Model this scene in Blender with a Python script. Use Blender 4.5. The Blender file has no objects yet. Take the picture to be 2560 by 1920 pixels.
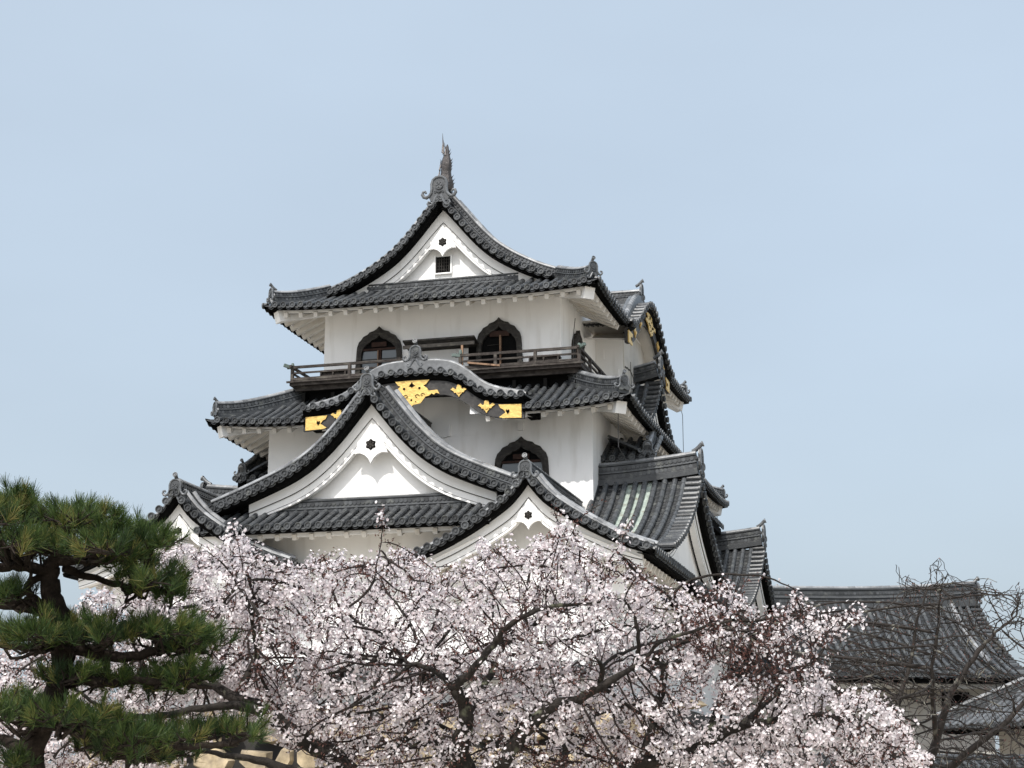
import bpy, math, random
import numpy as np
from mathutils import Vector

# ------------------------------------------------------------------ camera, sky, sun, exposure
SC = bpy.context.scene
random.seed(7)
RNG = np.random.default_rng(11)
FPX = 4380.0                                   # focal length in pixels of a 2560 px wide frame
YAW = math.radians(15.3); PIT = math.atan(1084 / FPX)
CAM = np.array([14.94, -46.763, 0.0])
FW = np.array([-math.sin(YAW) * math.cos(PIT), math.cos(YAW) * math.cos(PIT), math.sin(PIT)])
RT = np.array([math.cos(YAW), math.sin(YAW), 0.0]); UP = np.cross(RT, FW)
cd = bpy.data.cameras.new("camera"); cam = bpy.data.objects.new("camera", cd)
SC.collection.objects.link(cam); SC.camera = cam
cd.sensor_width = 36; cd.lens = FPX / 2560 * 36; cd.clip_start = .5; cd.clip_end = 5000
cam.location = CAM; cam.rotation_euler = (math.pi / 2 + PIT, 0, YAW)

SUN_EL = math.radians(51); SUN_AZ = math.radians(8)   # sun behind the viewer, a little left of the facade normal
w = bpy.data.worlds.new("World"); SC.world = w; w.use_nodes = True
nt = w.node_tree; nt.nodes.clear()
sky = nt.nodes.new("ShaderNodeTexSky"); sky.sky_type = 'NISHITA'; sky.sun_disc = False
sky.sun_elevation = SUN_EL; sky.sun_rotation = math.pi + SUN_AZ
sky.air_density = 1.0; sky.dust_density = 10.0; sky.ozone_density = 6.0; sky.altitude = 50
bg = nt.nodes.new("ShaderNodeBackground"); bg.inputs[1].default_value = .15
out = nt.nodes.new("ShaderNodeOutputWorld")
veil = nt.nodes.new("ShaderNodeMix"); veil.data_type = 'RGBA'; veil.inputs[0].default_value = .40      # thin even high haze over the whole sky
veil.inputs[7].default_value = (1.17 / .15, 1.355 / .15, 1.48 / .15, 1)
wtc = nt.nodes.new("ShaderNodeTexCoord"); wns = nt.nodes.new("ShaderNodeTexNoise"); wns.inputs['Scale'].default_value = 2.2; wns.inputs['Detail'].default_value = 4
wmp = nt.nodes.new("ShaderNodeMapping"); wmp.inputs['Scale'].default_value = (1, 1, 2.6); wmp.inputs['Rotation'].default_value = (0, .3, .4)
nt.links.new(wtc.outputs['Generated'], wmp.inputs[0]); nt.links.new(wmp.outputs[0], wns.inputs['Vector'])
wmr = nt.nodes.new("ShaderNodeMapRange"); wmr.inputs[1].default_value = .3; wmr.inputs[2].default_value = .7; wmr.inputs[3].default_value = .95; wmr.inputs[4].default_value = 1.05
whs = nt.nodes.new("ShaderNodeHueSaturation"); nt.links.new(wns.outputs['Fac'], wmr.inputs[0]); nt.links.new(wmr.outputs[0], whs.inputs['Value'])
nt.links.new(sky.outputs[0], veil.inputs[6]); nt.links.new(veil.outputs[2], whs.inputs['Color']); nt.links.new(whs.outputs[0], bg.inputs[0]); nt.links.new(bg.outputs[0], out.inputs[0])
sl = bpy.data.lights.new("sun", 'SUN'); sl.energy = 3.9; sl.angle = math.radians(.5); sl.color = (1, .965, .91)
sun = bpy.data.objects.new("sun", sl); SC.collection.objects.link(sun)
sd = Vector((math.sin(SUN_AZ) * math.cos(SUN_EL), math.cos(SUN_AZ) * math.cos(SUN_EL), -math.sin(SUN_EL)))
sun.rotation_euler = sd.to_track_quat('-Z', 'Y').to_euler(); sun.location = (0, -60, 60)
SC.view_settings.view_transform = 'Standard'; SC.view_settings.look = 'None'
SC.view_settings.exposure = 0.0; SC.view_settings.gamma = 1

# ------------------------------------------------------------------ materials
def mat(name, col, rough=.6, metal=0, spec=.5, var=0, vscale=3, bump=0, bscale=20, rnd=0, stain=None, col2=None):
    m = bpy.data.materials.new(name); m.use_nodes = True
    n = m.node_tree; b = n.nodes["Principled BSDF"]
    b.inputs['Roughness'].default_value = rough; b.inputs['Metallic'].default_value = metal
    b.inputs['Specular IOR Level'].default_value = spec
    L = n.links; tc = n.nodes.new('ShaderNodeTexCoord')
    cur = None
    rgb = n.nodes.new('ShaderNodeRGB'); rgb.outputs[0].default_value = (*col, 1); cur = rgb.outputs[0]
    def noise(sc, det=5, rg=.6):
        t = n.nodes.new('ShaderNodeTexNoise'); t.inputs['Scale'].default_value = sc
        t.inputs['Detail'].default_value = det; t.inputs['Roughness'].default_value = rg
        L.new(tc.outputs['Object'], t.inputs['Vector']); return t.outputs['Fac']
    def mixto(fac, c, a=None):
        x = n.nodes.new('ShaderNodeMix'); x.data_type = 'RGBA'
        L.new(fac, x.inputs[0]); L.new(cur, x.inputs[6]); x.inputs[7].default_value = (*c, 1); return x.outputs[2]
    def ramp(src, lo, hi):
        r = n.nodes.new('ShaderNodeMapRange'); r.inputs[1].default_value = lo; r.inputs[2].default_value = hi
        L.new(src, r.inputs[0]); return r.outputs[0]
    if col2: cur = mixto(ramp(noise(vscale * .7), .42, .62), col2)
    if var:
        f = ramp(noise(vscale), .3, .7)
        mr = n.nodes.new('ShaderNodeMapRange'); mr.inputs[3].default_value = 1 - var; mr.inputs[4].default_value = 1 + var
        L.new(f, mr.inputs[0])
        h = n.nodes.new('ShaderNodeHueSaturation'); L.new(mr.outputs[0], h.inputs['Value']); L.new(cur, h.inputs['Color']); cur = h.outputs[0]
    if rnd:
        a = n.nodes.new('ShaderNodeAttribute'); a.attribute_name = 'rnd'
        mr = n.nodes.new('ShaderNodeMapRange'); mr.inputs[3].default_value = 1 - rnd; mr.inputs[4].default_value = 1 + rnd
        L.new(a.outputs['Fac'], mr.inputs[0])
        h = n.nodes.new('ShaderNodeHueSaturation'); L.new(mr.outputs[0], h.inputs['Value']); L.new(cur, h.inputs['Color']); cur = h.outputs[0]
    if stain:
        mp = n.nodes.new('ShaderNodeMapping'); mp.inputs['Scale'].default_value = stain[1]
        L.new(tc.outputs['Object'], mp.inputs[0])
        t = n.nodes.new('ShaderNodeTexNoise'); t.inputs['Scale'].default_value = 1; t.inputs['Detail'].default_value = 6
        L.new(mp.outputs[0], t.inputs['Vector'])
        cur = mixto(ramp(t.outputs['Fac'], stain[2], stain[3]), stain[0])
    L.new(cur, b.inputs['Base Color'])
    if bump:
        bp = n.nodes.new('ShaderNodeBump'); bp.inputs['Strength'].default_value = bump; bp.inputs['Distance'].default_value = .02
        L.new(noise(bscale, 8), bp.inputs['Height']); L.new(bp.outputs[0], b.inputs['Normal'])
    return m

M = dict(
 tile=mat('roof_tile', (.050, .053, .056), .40, var=.3, vscale=2.2, rnd=.55, bump=.25, bscale=14, stain=((.13, .135, .125), (5, 5, 5), .56, .78)),
 rim=mat('molded_tile', (.085, .09, .095), .42, var=.35, vscale=5, rnd=.4, bump=.25, bscale=14),
 cap=mat('ridge_tile', (.21, .215, .22), .42, var=.35, vscale=3, rnd=.45, bump=.25, bscale=14, stain=((.25, .25, .24), (6, 6, 6), .55, .75)),  # silvery cap tiles, lightened further for the highlights along the ridges
 copper=mat('copper_sheet', (.33, .385, .34), .5, var=.25, vscale=6, stain=((.2, .18, .14), (4, 4, 9), .5, .7)),
 plaster=mat('white_plaster', (.86, .855, .84), .85, spec=.2, var=.04, vscale=.9, bump=.15, bscale=5, stain=((.60, .58, .54), (2.8, 2.8, .42), .55, .92)),
 plaster_old_shaded=mat('aged_shaded_plaster', (.52, .50, .46), .85, spec=.2, var=.1, vscale=2.5, stain=((.47, .43, .36), (3, 3, 1), .5, .8)),  # aged plaster, greyed further to carry the shade on these walls
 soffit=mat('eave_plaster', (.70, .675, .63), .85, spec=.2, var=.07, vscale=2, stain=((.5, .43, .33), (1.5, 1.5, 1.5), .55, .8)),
 black=mat('black_board_shade', (.004, .004, .004), .9, spec=.04),  # dark boards and undersides, with the deep eave shade put into the black
 lacquer=mat('black_lacquer', (.022, .020, .019), .55, var=.6, vscale=9, stain=((.06, .055, .05), (7, 7, 7), .5, .75)),
 frame=mat('dark_timber', (.032, .029, .026), .75, spec=.25, var=.4, vscale=7, bump=.3, bscale=25, stain=((.07, .065, .055), (5, 5, 14), .52, .75)),
 rail=mat('weathered_timber', (.045, .038, .034), .75, spec=.2, var=.5, vscale=7, bump=.4, bscale=30, rnd=.2, stain=((.11, .10, .085), (3, 3, 12), .52, .72)),
 wood=mat('bare_timber', (.27, .17, .11), .75, spec=.2, var=.3, vscale=7, stain=((.08, .05, .035), (9, 9, 1.5), .5, .65)),
 wood_red=mat('reddish_timber', (.035, .018, .013), .75, spec=.2, var=.4, vscale=6),
 gold=mat('gold_leaf', (.74, .50, .16), .40, metal=.55, var=.12, vscale=5, bump=.7, bscale=12, stain=((.42, .28, .10), (6, 6, 6), .58, .8)),
 glass=mat('window_glass', (.10, .115, .125), .12, spec=.6),
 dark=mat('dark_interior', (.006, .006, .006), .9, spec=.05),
 red=mat('red_cloth', (.35, .01, .015), .7),
 patina=mat('bronze_patina', (.10, .135, .12), .6, var=.4, vscale=14),
 bronze=mat('bronze', (.055, .048, .045), .42, metal=.3, var=.5, vscale=14, bump=.5, bscale=30),
 crack=mat('dark_crack', (.03, .028, .026), .9),
 wire=mat('wire', (.05, .05, .05), .6),
 stone=mat('wall_stone', (.34, .275, .18), .9, spec=.15, var=.5, vscale=2.5, rnd=.35, bump=.8, bscale=6, col2=(.23, .19, .14)),
 ground=mat('pale_gravel_ground', (.42, .38, .32), .95, spec=.1, var=.2, vscale=.3),  # unseen ground, made pale so its bounce fills walls and soffits
 bark=mat('cherry_bark', (.026, .022, .019), .85, spec=.2, var=.5, vscale=12, bump=.9, bscale=30, stain=((.15, .155, .105), (7, 7, 7), .60, .74)),
 twig=mat('cherry_twig', (.028, .021, .019), .8, spec=.2, var=.3, vscale=12),
 bare=mat('bare_twig', (.034, .029, .026), .8, spec=.2, var=.4, vscale=3, stain=((.30, .29, .24), (4, 4, 4), .6, .72)),
 pbark=mat('pine_bark', (.028, .022, .018), .95, spec=.1, var=.5, vscale=14, bump=1, bscale=22),
)
def leaf_mat(name, col, rnd, trans=.3, rough=.6, hue=None):
    m = bpy.data.materials.new(name); m.use_nodes = True; n = m.node_tree; L = n.links
    b = n.nodes["Principled BSDF"]; b.inputs['Roughness'].default_value = rough; b.inputs['Specular IOR Level'].default_value = .25
    a = n.nodes.new('ShaderNodeAttribute'); a.attribute_name = 'rnd'
    r = n.nodes.new('ShaderNodeValToRGB'); e = r.color_ramp.elements
    e[0].color = (*col[0], 1); e[1].color = (*col[-1], 1)
    for i in range(1, len(col) - 1):
        x = e.new(i / (len(col) - 1)); x.color = (*col[i], 1)
    L.new(a.outputs['Fac'], r.inputs[0]); L.new(r.outputs[0], b.inputs['Base Color'])
    t = n.nodes.new('ShaderNodeBsdfTranslucent'); L.new(r.outputs[0], t.inputs[0])
    mx = n.nodes.new('ShaderNodeMixShader'); mx.inputs[0].default_value = trans
    L.new(b.outputs[0], mx.inputs[1]); L.new(t.outputs[0], mx.inputs[2])
    L.new(mx.outputs[0], n.nodes['Material Output'].inputs[0]); return m
M['petal'] = leaf_mat('cherry_petal', [(.68, .60, .61), (.78, .72, .73), (.86, .83, .83)], 1, .35)
M['bud'] = leaf_mat('cherry_bud', [(.07, .032, .026), (.13, .06, .048), (.27, .14, .12)], 1, .2)
M['needle'] = leaf_mat('pine_needle', [(.014, .030, .010), (.038, .072, .018), (.085, .12, .028), (.22, .19, .06)], 1, .2, .5)

# ------------------------------------------------------------------ mesh building
V = lambda *a: np.array(a, float)
Z = V(0, 0, 1)
def nrm(v): return v / (np.linalg.norm(v) + 1e-12)

class MB:
    def __init__(s): s.v = []; s.f = []; s.r = []; s.m = []; s.c = 0
    def add(s, vs, fs, rnd=.5, m=None):
        o = len(s.v); s.v.extend([tuple(p) for p in vs])
        for f in fs: s.f.append(tuple(i + o for i in f)); s.r.append(rnd); s.m.append(s.c if m is None else m)
    def box(s, a, b, rnd=.5, m=None):
        (x0, y0, z0), (x1, y1, z1) = a, b
        s.add([(x0,y0,z0),(x1,y0,z0),(x1,y1,z0),(x0,y1,z0),(x0,y0,z1),(x1,y0,z1),(x1,y1,z1),(x0,y1,z1)],
              [(0,3,2,1),(4,5,6,7),(0,1,5,4),(1,2,6,5),(2,3,7,6),(3,0,4,7)], rnd, m)
    def beam(s, p, q, w, h, up=Z, rnd=.5, m=None, w2=None, h2=None):
        p = np.array(p, float); q = np.array(q, float); t = nrm(q - p); sd_ = nrm(np.cross(t, up)); u = np.cross(sd_, t)
        w2 = w if w2 is None else w2; h2 = h if h2 is None else h2
        vs = []
        for c, ww, hh in ((p, w, h), (q, w2, h2)):
            for a, b_ in ((-1,-1),(1,-1),(1,1),(-1,1)): vs.append(c + sd_*a*ww/2 + u*b_*hh/2)
        s.add(vs, [(0,1,2,3),(7,6,5,4),(0,4,5,1),(1,5,6,2),(2,6,7,3),(3,7,4,0)], rnd, m)
    def tube(s, pts, rad, n=8, caps=True, rnd=.5, m=None):
        pts = [np.array(p, float) for p in pts]; k = len(pts)
        if not hasattr(rad, '__len__'): rad = [rad]*k
        vs = []; fs = []; ref = None
        for i in range(k):
            t = nrm(pts[min(i+1,k-1)] - pts[max(i-1,0)])
            if ref is None: ref = nrm(np.cross(t, V(.31,.2,.9) if abs(t[2])<.9 else V(1,.1,0)))
            ref = nrm(ref - t*np.dot(ref,t)); b = np.cross(t, ref)
            for j in range(n):
                a = 2*math.pi*j/n; vs.append(pts[i] + rad[i]*(ref*math.cos(a) + b*math.sin(a)))
        for i in range(k-1):
            for j in range(n): fs.append((i*n+j, i*n+(j+1)%n, (i+1)*n+(j+1)%n, (i+1)*n+j))
        if caps: fs.append(tuple(range(n))[::-1]); fs.append(tuple(range((k-1)*n, k*n)))
        s.add(vs, fs, rnd, m)
    def disc(s, c, o, r, th=.03, n=12, rnd=.5, m=None, rim=True):
        """round tile end: a short drum facing direction o, with raised rim and sunk face"""
        c = np.array(c, float); o = nrm(np.array(o, float)); a = nrm(np.cross(o, V(.1,.2,.97) if abs(o[2])<.9 else V(1,0,0))); b = np.cross(o, a)
        prof = [(r, 0), (r, th)] + ([(r*.78, th), (r*.72, th*.35), (r*.4, th*.35), (r*.3, th*.75)] if rim else [])
        vs = []; fs = []
        for rr, hh in prof:
            for j in range(n):
                t = 2*math.pi*j/n; vs.append(c + o*hh + rr*(a*math.cos(t) + b*math.sin(t)))
        for i in range(len(prof)-1):
            for j in range(n): fs.append((i*n+j, i*n+(j+1)%n, (i+1)*n+(j+1)%n, (i+1)*n+j))
        fs.append(tuple(range((len(prof)-1)*n, len(prof)*n)))
        s.add(vs, fs, rnd, m)
    def poly(s, pts, o, th, rnd=.5, m=None):
        """extrude a 3D planar outline by th along o (front face last)"""
        pts = [np.array(p, float) for p in pts]; o = nrm(np.array(o, float)); k = len(pts)
        vs = pts + [p + o*th for p in pts]
        s.add(vs, [tuple(range(k))[::-1], tuple(range(k, 2*k))] + [(i, (i+1)%k, k+(i+1)%k, k+i) for i in range(k)], rnd, m)
    def strip(s, A, B, rnd=.5, m=None):
        k = len(A); s.add(list(A)+list(B), [(i, i+1, k+i+1, k+i) for i in range(k-1)], rnd, m)
    def ribbon(s, A, B, o, th, rnd=.5, m=None):
        """solid strip between polylines A (upper) and B (lower), thickness th along o"""
        o = nrm(np.array(o, float))*th; A = [np.array(p,float) for p in A]; B = [np.array(p,float) for p in B]; k = len(A)
        vs = A + B + [p+o for p in A] + [p+o for p in B]; fs = []
        for i in range(k-1):
            fs += [(2*k+i, 2*k+i+1, 3*k+i+1, 3*k+i), (i, k+i, k+i+1, i+1), (i, i+1, 2*k+i+1, 2*k+i), (k+i, 3*k+i, 3*k+i+1, k+i+1)]
        fs += [(0, 2*k, 3*k, k), (k-1, 2*k-1, 4*k-1, 3*k-1)]
        s.add(vs, fs, rnd, m)

def link(name, data, parent=None, off=(0,0,0)):
    o = bpy.data.objects.new(name, data); SC.collection.objects.link(o)
    if parent: o.parent = parent; o.location = off
    return o
def build(name, mb, mats, parent=None, smooth=False):
    if not mb.v: return None
    me = bpy.data.meshes.new(name); me.from_pydata(mb.v, [], mb.f)
    for k in (mats if isinstance(mats, (list, tuple)) else [mats]): me.materials.append(M[k])
    me.polygons.foreach_set('material_index', mb.m)
    at = me.attributes.new('rnd', 'FLOAT', 'FACE'); at.data.foreach_set('value', mb.r)
    if smooth: me.polygons.foreach_set('use_smooth', [True]*len(me.polygons))
    me.update()
    off = (0,0,0)
    if parent is not None and parent.type == 'EMPTY' and parent.get('absolute'): off = tuple(-parent.location)
    return link(name, me, parent, off)
def tag(o, label=None, cat=None, group=None, kind=None):
    for k, v in (('label', label), ('category', cat), ('group', group), ('kind', kind)):
        if v: o[k] = v
    return o
def thing(name, loc, label, cat, group=None, rz=0, absolute=True):
    o = bpy.data.objects.new(name, None); SC.collection.objects.link(o); o.location = loc; o.rotation_euler = (0, 0, rz)
    if absolute: o['absolute'] = 1
    return tag(o, label, cat, group)

# ------------------------------------------------------------------ tiled roof builders
R_ = random.random
def frame(S, u, t, du=.05):
    p = S(u, t); d = nrm(S(u, t+.05) - S(u, t-.05)); sd_ = nrm(S(u+du, t) - S(u-du, t)); n = nrm(np.cross(sd_, d))
    if n[2] < 0: n = -n
    return p, d, sd_, n
def column(mb, S, u, t0, t1, r=.078, seg=.27, cap=True, face=None, lift=.02, m=0):
    if t1 - t0 < .06: return
    u = u + (R_()-.5)*.022; lift = lift + (R_()-.5)*.012; k = max(1, int(round((t1-t0)/(seg*.88)))); ts = np.linspace(t0, t1, k+1)
    for i in range(k):
        p, d, sd_, n = frame(S, u, ts[i]); q = S(u, ts[i+1]); d2 = nrm(q - p); rn = .55+.45*R_()  # lighter tones than the pans carry the highlights on the columns
        vs = []
        p = p + sd_*(R_()-.5)*.010
        for c, rr in ((p + n*lift, r), (q + n*lift, r*.90)):
            for j in range(6):
                a = math.pi*(j/5); vs.append(c + rr*(sd_*math.cos(a) + n*math.sin(a)*1.05))
        fs = [(j, j+1, 7+j, 6+j) for j in range(5)] + [(0, 1, 2, 3, 4, 5)]
        mb.add(vs, fs, rn, m)
    if cap:
        p, d, sd_, n = frame(S, u, t0)
        o = -d if face is None else face
        mb.disc(p + n*(lift+.012) - d*.0, o, r*1.18, .045, 12, R_(), m)
def field(mb, S, us, tlo, thi, row=.145, sag=.04, step=.036, m=0):
    """pan tiles between neighbouring round-tile columns: sagging troughs laid in overlapping rows"""
    for a, b in zip(us[:-1], us[1:]):
        xs = (a, a+(b-a)*.28, a+(b-a)*.5, a+(b-a)*.72, b); sg = (0, -sag*.8, -sag, -sag*.8, 0)
        L0 = [tlo(x) for x in xs]; L1 = [thi(x) for x in xs]
        t = min(L0); tm = max(L1); k = max(1, int((tm-t)/row)); 
        for i in range(k+1):
            ta = t + i*row; tb = min(ta+row, tm)
            A = []; B = []
            for x, g, l0, l1 in zip(xs, sg, L0, L1):
                pa = S(x, min(max(ta, l0), l1)); pb = S(x, min(max(tb, l0), l1))
                A.append(pa + V(0,0,g+step)); B.append(pb + V(0,0,g))
            if max(np.linalg.norm(p-q) for p, q in zip(A, B)) < .03: continue
            mb.strip(A, B, R_()*.16, m)  # dark tones put the shade of the gaps into the pan colour
            C = [p - V(0,0,step+.004) for p in A]; mb.strip(C, A, .05, m)
def pan_lips(mb, S, us, tv, o=None, m=0, sag=.045):
    """curved front lips of the eave pan tiles, two layers"""
    for a, b in zip(us[:-1], us[1:]):
        g = .055
        for lay, (dz, bk, hh) in enumerate(((.005, -.02, .028), (-.042, .015, .024))):
            T_ = []; Bt = []
            for k in range(7):
                x = a+g + (b-a-2*g)*k/6; c = 1-(2*k/6-1)**2
                p, d, sd_, n = frame(S, x, tv(x)); dd = -d if o is None else o
                q = p - dd*bk + V(0,0,dz - sag*c); T_.append(q); Bt.append(q - V(0,0,hh))
            mb.ribbon(T_, Bt, -dd, .05, R_(), m)
def spaced(a, b, sp):
    k = max(1, int(round((b-a)/sp))); return list(np.linspace(a, b, k+1))

def ridge(mb, pts, w=.28, h=.36, r=.085, side_discs=True, m=0, mc=1, seg=.27):
    """stacked ridge: plates, patterned bands, round cap tiles"""
    P = [np.array(p, float) for p in pts]
    # resample
    L = [0]
    for a, b in zip(P[:-1], P[1:]): L.append(L[-1]+np.linalg.norm(b-a))
    k = max(2, int(L[-1]/.22)); Q = []
    for s in np.linspace(0, L[-1], k+1):
        i = min(max(int(np.searchsorted(L, s))-1, 0), len(P)-2); f = (s-L[i])/max(L[i+1]-L[i], 1e-9); Q.append(P[i]*(1-f)+P[i+1]*f)
    prof = [(.62,-.25),(.62,.07),(.44,.10),(.40,.38),(.52,.41),(.52,.48),(.38,.51),(.36,.80),(.47,.83),(.47,.91),(.2,.97)]
    F = []
    for i, p in enumerate(Q):
        t = nrm(Q[min(i+1,len(Q)-1)] - Q[max(i-1,0)]); sd_ = nrm(np.cross(t, Z)); u = np.cross(sd_, t); F.append((p, t, sd_, u))
    for sg in (-1, 1):
        for j in range(len(prof)-1):
            A = [p + sd_*sg*prof[j][0]*w + u*prof[j][1]*h for p,t,sd_,u in F]; B = [p + sd_*sg*prof[j+1][0]*w + u*prof[j+1][1]*h for p,t,sd_,u in F]
            mb.strip(A, B, (.0 if j in (2, 7) else .95 if j in (4, 5, 9) else .35), m)
        if side_discs:
            for i in range(len(F)-1):
                for fr, zz, rr in ((.25,.245,.30),(.75,.245,.30),(0.,.66,.34),(.5,.66,.34)):
                    p = F[i][0]*(1-fr)+F[i+1][0]*fr; _, t, sd_, u = F[i]
                    mb.disc(p + sd_*sg*w*.385 + u*zz*h, sd_*sg, min(rr*h*.42, .055), .018, 8, R_(), m, rim=False)
    for e, sgn in ((0,-1),(-1,1)):
        p,t,sd_,u = F[e]
        ring = [p+sd_*x*w+u*y*h for x,y in prof] + [p-sd_*x*w+u*y*h for x,y in prof[::-1]]
        mb.add(ring, [tuple(range(len(ring)))], .5, m)
    k = max(1, int(L[-1]/seg)); 
    def at(s):
        x = s*(len(F)-1); i = min(int(x), len(F)-2); f = x-i; return F[i][0]*(1-f)+F[i+1][0]*f, F[i][2], F[i][3]
    for i in range(k):
        p, sd_, u = at(i/k); q, s2, u2 = at((i+1)/k); vs = []
        for c, rr, s_, uu in ((p, r, sd_, u), (q, r*.93, s2, u2)):
            for j in range(7): a = math.pi*j/6; vs.append(c + uu*(h*.93) + rr*(s_*math.cos(a) + uu*math.sin(a)))
        mb.add(vs, [(j, j+1, 8+j, 7+j) for j in range(6)] + [tuple(range(7)), tuple(range(13,6,-1))], R_(), mc)

def onigawara(name, parent, pos, out, s=1.0, tori=True, kind=0, tilt=0):
    """ogre ridge-end tile: horned arch plate with scroll feet, boss and a projecting round tile on top"""
    mb = MB(); o = nrm(np.array(out, float)); r = nrm(np.cross(o, Z)); u = np.cross(r, o); P0 = np.array(pos, float)
    q = lambda x, y, d=0: P0 + (r*x + u*y + o*d)*s
    half = [(0,.98),(.13,.97),(.24,.9),(.30,.74),(.29,.52),(.33,.34),(.42,.2),(.34,.02),(.16,.0),(0,.1)]
    pts = [q(x,y) for x,y in half] + [q(-x,y) for x,y in half[-2:0:-1]]
    mb.poly(pts, o, .10*s)
    for sg in (-1, 1):
        sc_ = [(0,.97),(.13,.95),(.25,.86),(.30,.68),(.29,.5),(.31,.34),(.39,.22),(.50,.16),(.60,.20),(.66,.30),(.63,.40),(.55,.41),(.51,.34)]
        mb.tube([q(sg*x, y, .10) for x,y in sc_], [.05*s]*3+[.06*s]*4+[.07*s,.07*s,.065*s,.055*s,.05*s,.04*s], 8, rnd=.75, m=1)
        if kind == 0:
            sc2 = [(.06,.22),(.14,.10),(.20,-.04),(.28,-.15),(.38,-.17),(.44,-.09),(.40,-.01),(.34,-.04)]
            mb.tube([q(sg*x, y, .12) for x,y in sc2], [.06*s]*5+[.05*s,.045*s,.04*s], 8, rnd=.7, m=1)
            mb.disc(q(sg*.16, .36, .09), o, .045*s, .04*s, 10, .8)
    mb.disc(q(0,.62,.09), o, .16*s, .06*s, 14, .6)
    for a in range(5):
        t = 2*math.pi*a/5+.3; mb.disc(q(.085*math.cos(t), .62+.085*math.sin(t), .12), o, .045*s, .04*s, 8, .7, rim=False)
    mb.tube([q(-.10,.40,.11), q(0,.34,.13), q(.10,.40,.11)], .035*s, 6)
    if tori:
        mb.tube([q(0,.88,-.30), q(0,.97,-.12), q(0,1.08,.01), q(0,1.16,.08), q(0,1.21,.14)], [.09*s,.095*s,.095*s,.095*s,.10*s], 12, rnd=.6, m=1)
        mb.disc(q(0,1.20,.14), nrm(o*.9+u*.35), .13*s, .06*s, 14, .85, 1)
    return build(name, mb, ['tile', 'rim'], parent)

# skirt (hipped) roof around a rectangle ----------------------------------------------------------
def skirt_sides(ax, bx, ay, by):
    return dict(front=(V(ax,ay,0), V(1,0,0), V(0,1,0), bx-ax), right=(V(bx,ay,0), V(0,1,0), V(-1,0,0), by-ay),
                back=(V(bx,by,0), V(-1,0,0), V(0,-1,0), bx-ax), left=(V(ax,by,0), V(0,-1,0), V(1,0,0), by-ay))
def side_fn(side, ze, T, a=.42, b=.05, up=.14, D=2.6):
    P0, du, dn, L = side
    def S(u, t):
        d = min(u, L-u); w_ = max(0, 1-max(d,0)/D); return P0 + du*u + dn*t + V(0, 0, ze + a*t + b*t*t + up*w_**2.2*(1-min(t/T,1)))
    return S, L
def tiled_side(mb, side, ze, T, skip=None, a=.42, b=.05, up=.14, sp=.268, visible=True, D=2.6):
    S, L = side_fn(side, ze, T, a, b, up, D); us = spaced(.12, L-.12, sp)
    hi = lambda u: max(0, min(T, u, L-u))
    def lo(u): return skip[2] if skip and skip[0] < u < skip[1] else 0
    field(mb, S, [0]+us[1:-1]+[L], lo, lambda u: max(hi(u), lo(u)))
    for u in us[1:-1]:
        l = lo(u)
        if hi(u) > l: column(mb, S, u, l, hi(u), cap=(l == 0), face=-side[2])
    segs = [us] if not skip else [[u for u in us if u <= skip[0]], [u for u in us if u >= skip[1]]]
    for g in segs:
        if len(g) > 1: pan_lips(mb, S, g, lambda x: 0, o=-side[2])
def eave(side, ze, T, overhang, skip=None, a=.42, b=.05, up=.14, mbb=None, mbf=None, mbr=None, sp=.46, D=2.6, step=.46):
    """eave board blackened with its deep shade, white fascia, soffit and rafters below one side"""
    S, L = side_fn(side, ze, T, a, b, up, D); P0, du, dn, _ = side
    us = spaced(0, L, .3)
    ok = lambda u0, u1: not (skip and u0 > skip[0]-.25 and u1 < skip[1]+.25)
    def pt(u, t, dz):
        uu = min(max(u, t), L-t); return S(uu, t) + V(0,0,dz)
    for u0, u1 in zip(us[:-1], us[1:]):
        if not ok(u0, u1): continue
        mbb.ribbon([pt(u0,.05,-.035), pt(u1,.05,-.035)], [pt(u0,.05,-.13), pt(u1,.05,-.13)], dn, .05)
        mbb.strip([pt(u0,.07,-.13), pt(u1,.07,-.13)], [pt(u0,.34,-.12), pt(u1,.34,-.12)])
        mbb.strip([pt(u0,.34,-.12), pt(u1,.34,-.12)], [pt(u0,.36,-.28), pt(u1,.36,-.28)])
        mbf.ribbon([pt(u0,.30,-.13), pt(u1,.30,-.13)], [pt(u0,.30,-.245), pt(u1,.30,-.245)], dn, .07)
        q = [pt(u0,.36,-.235), pt(u1,.36,-.235)]; r_ = [pt(u0,overhang+.05,-.235), pt(u1,overhang+.05,-.235)]
        mbr.strip(q, r_)
    for u in spaced(.62, L-.62, sp):
        if not ok(u-.06, u+.06): continue
        tm = min(overhang+.02, u-.05, L-u-.05)
        if tm < .45: continue
        A = S(u, .26)+V(0,0,-.30); B = S(u, tm)+V(0,0,-.30); mbr.beam(A, B, .115, .15)
def corner_beam(mb, cx, cy, sx, sy, ze, up, overhang, a=.42):
    """hip rafter with a broad plastered end; sx, sy point outwards"""
    A = V(cx - sx*.34, cy - sy*.34, ze + up - .30); B = V(cx - sx*(overhang+.05), cy - sy*(overhang+.05), ze + a*overhang - .34)
    mb.beam(A, B, .27, .27)
    C = A - V(-sx*.02, -sy*.02, 0); D = A + (B-A)*.28
    mb.beam(C, D, .33, .33, w2=.29, h2=.29)
def hip_path(cx, cy, sx, sy, ze, T, a, b, up, t0=.06, D=2.6):
    pts = []
    for t in np.linspace(t0, T, 9):
        w_ = max(0, 1-t/D); pts.append(V(cx - sx*t, cy - sy*t, ze + a*t + b*t*t + up*w_**2.2*(1-t/T) + .05 + .10*max(0, 1-t/.9)**2))
    return pts

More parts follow.
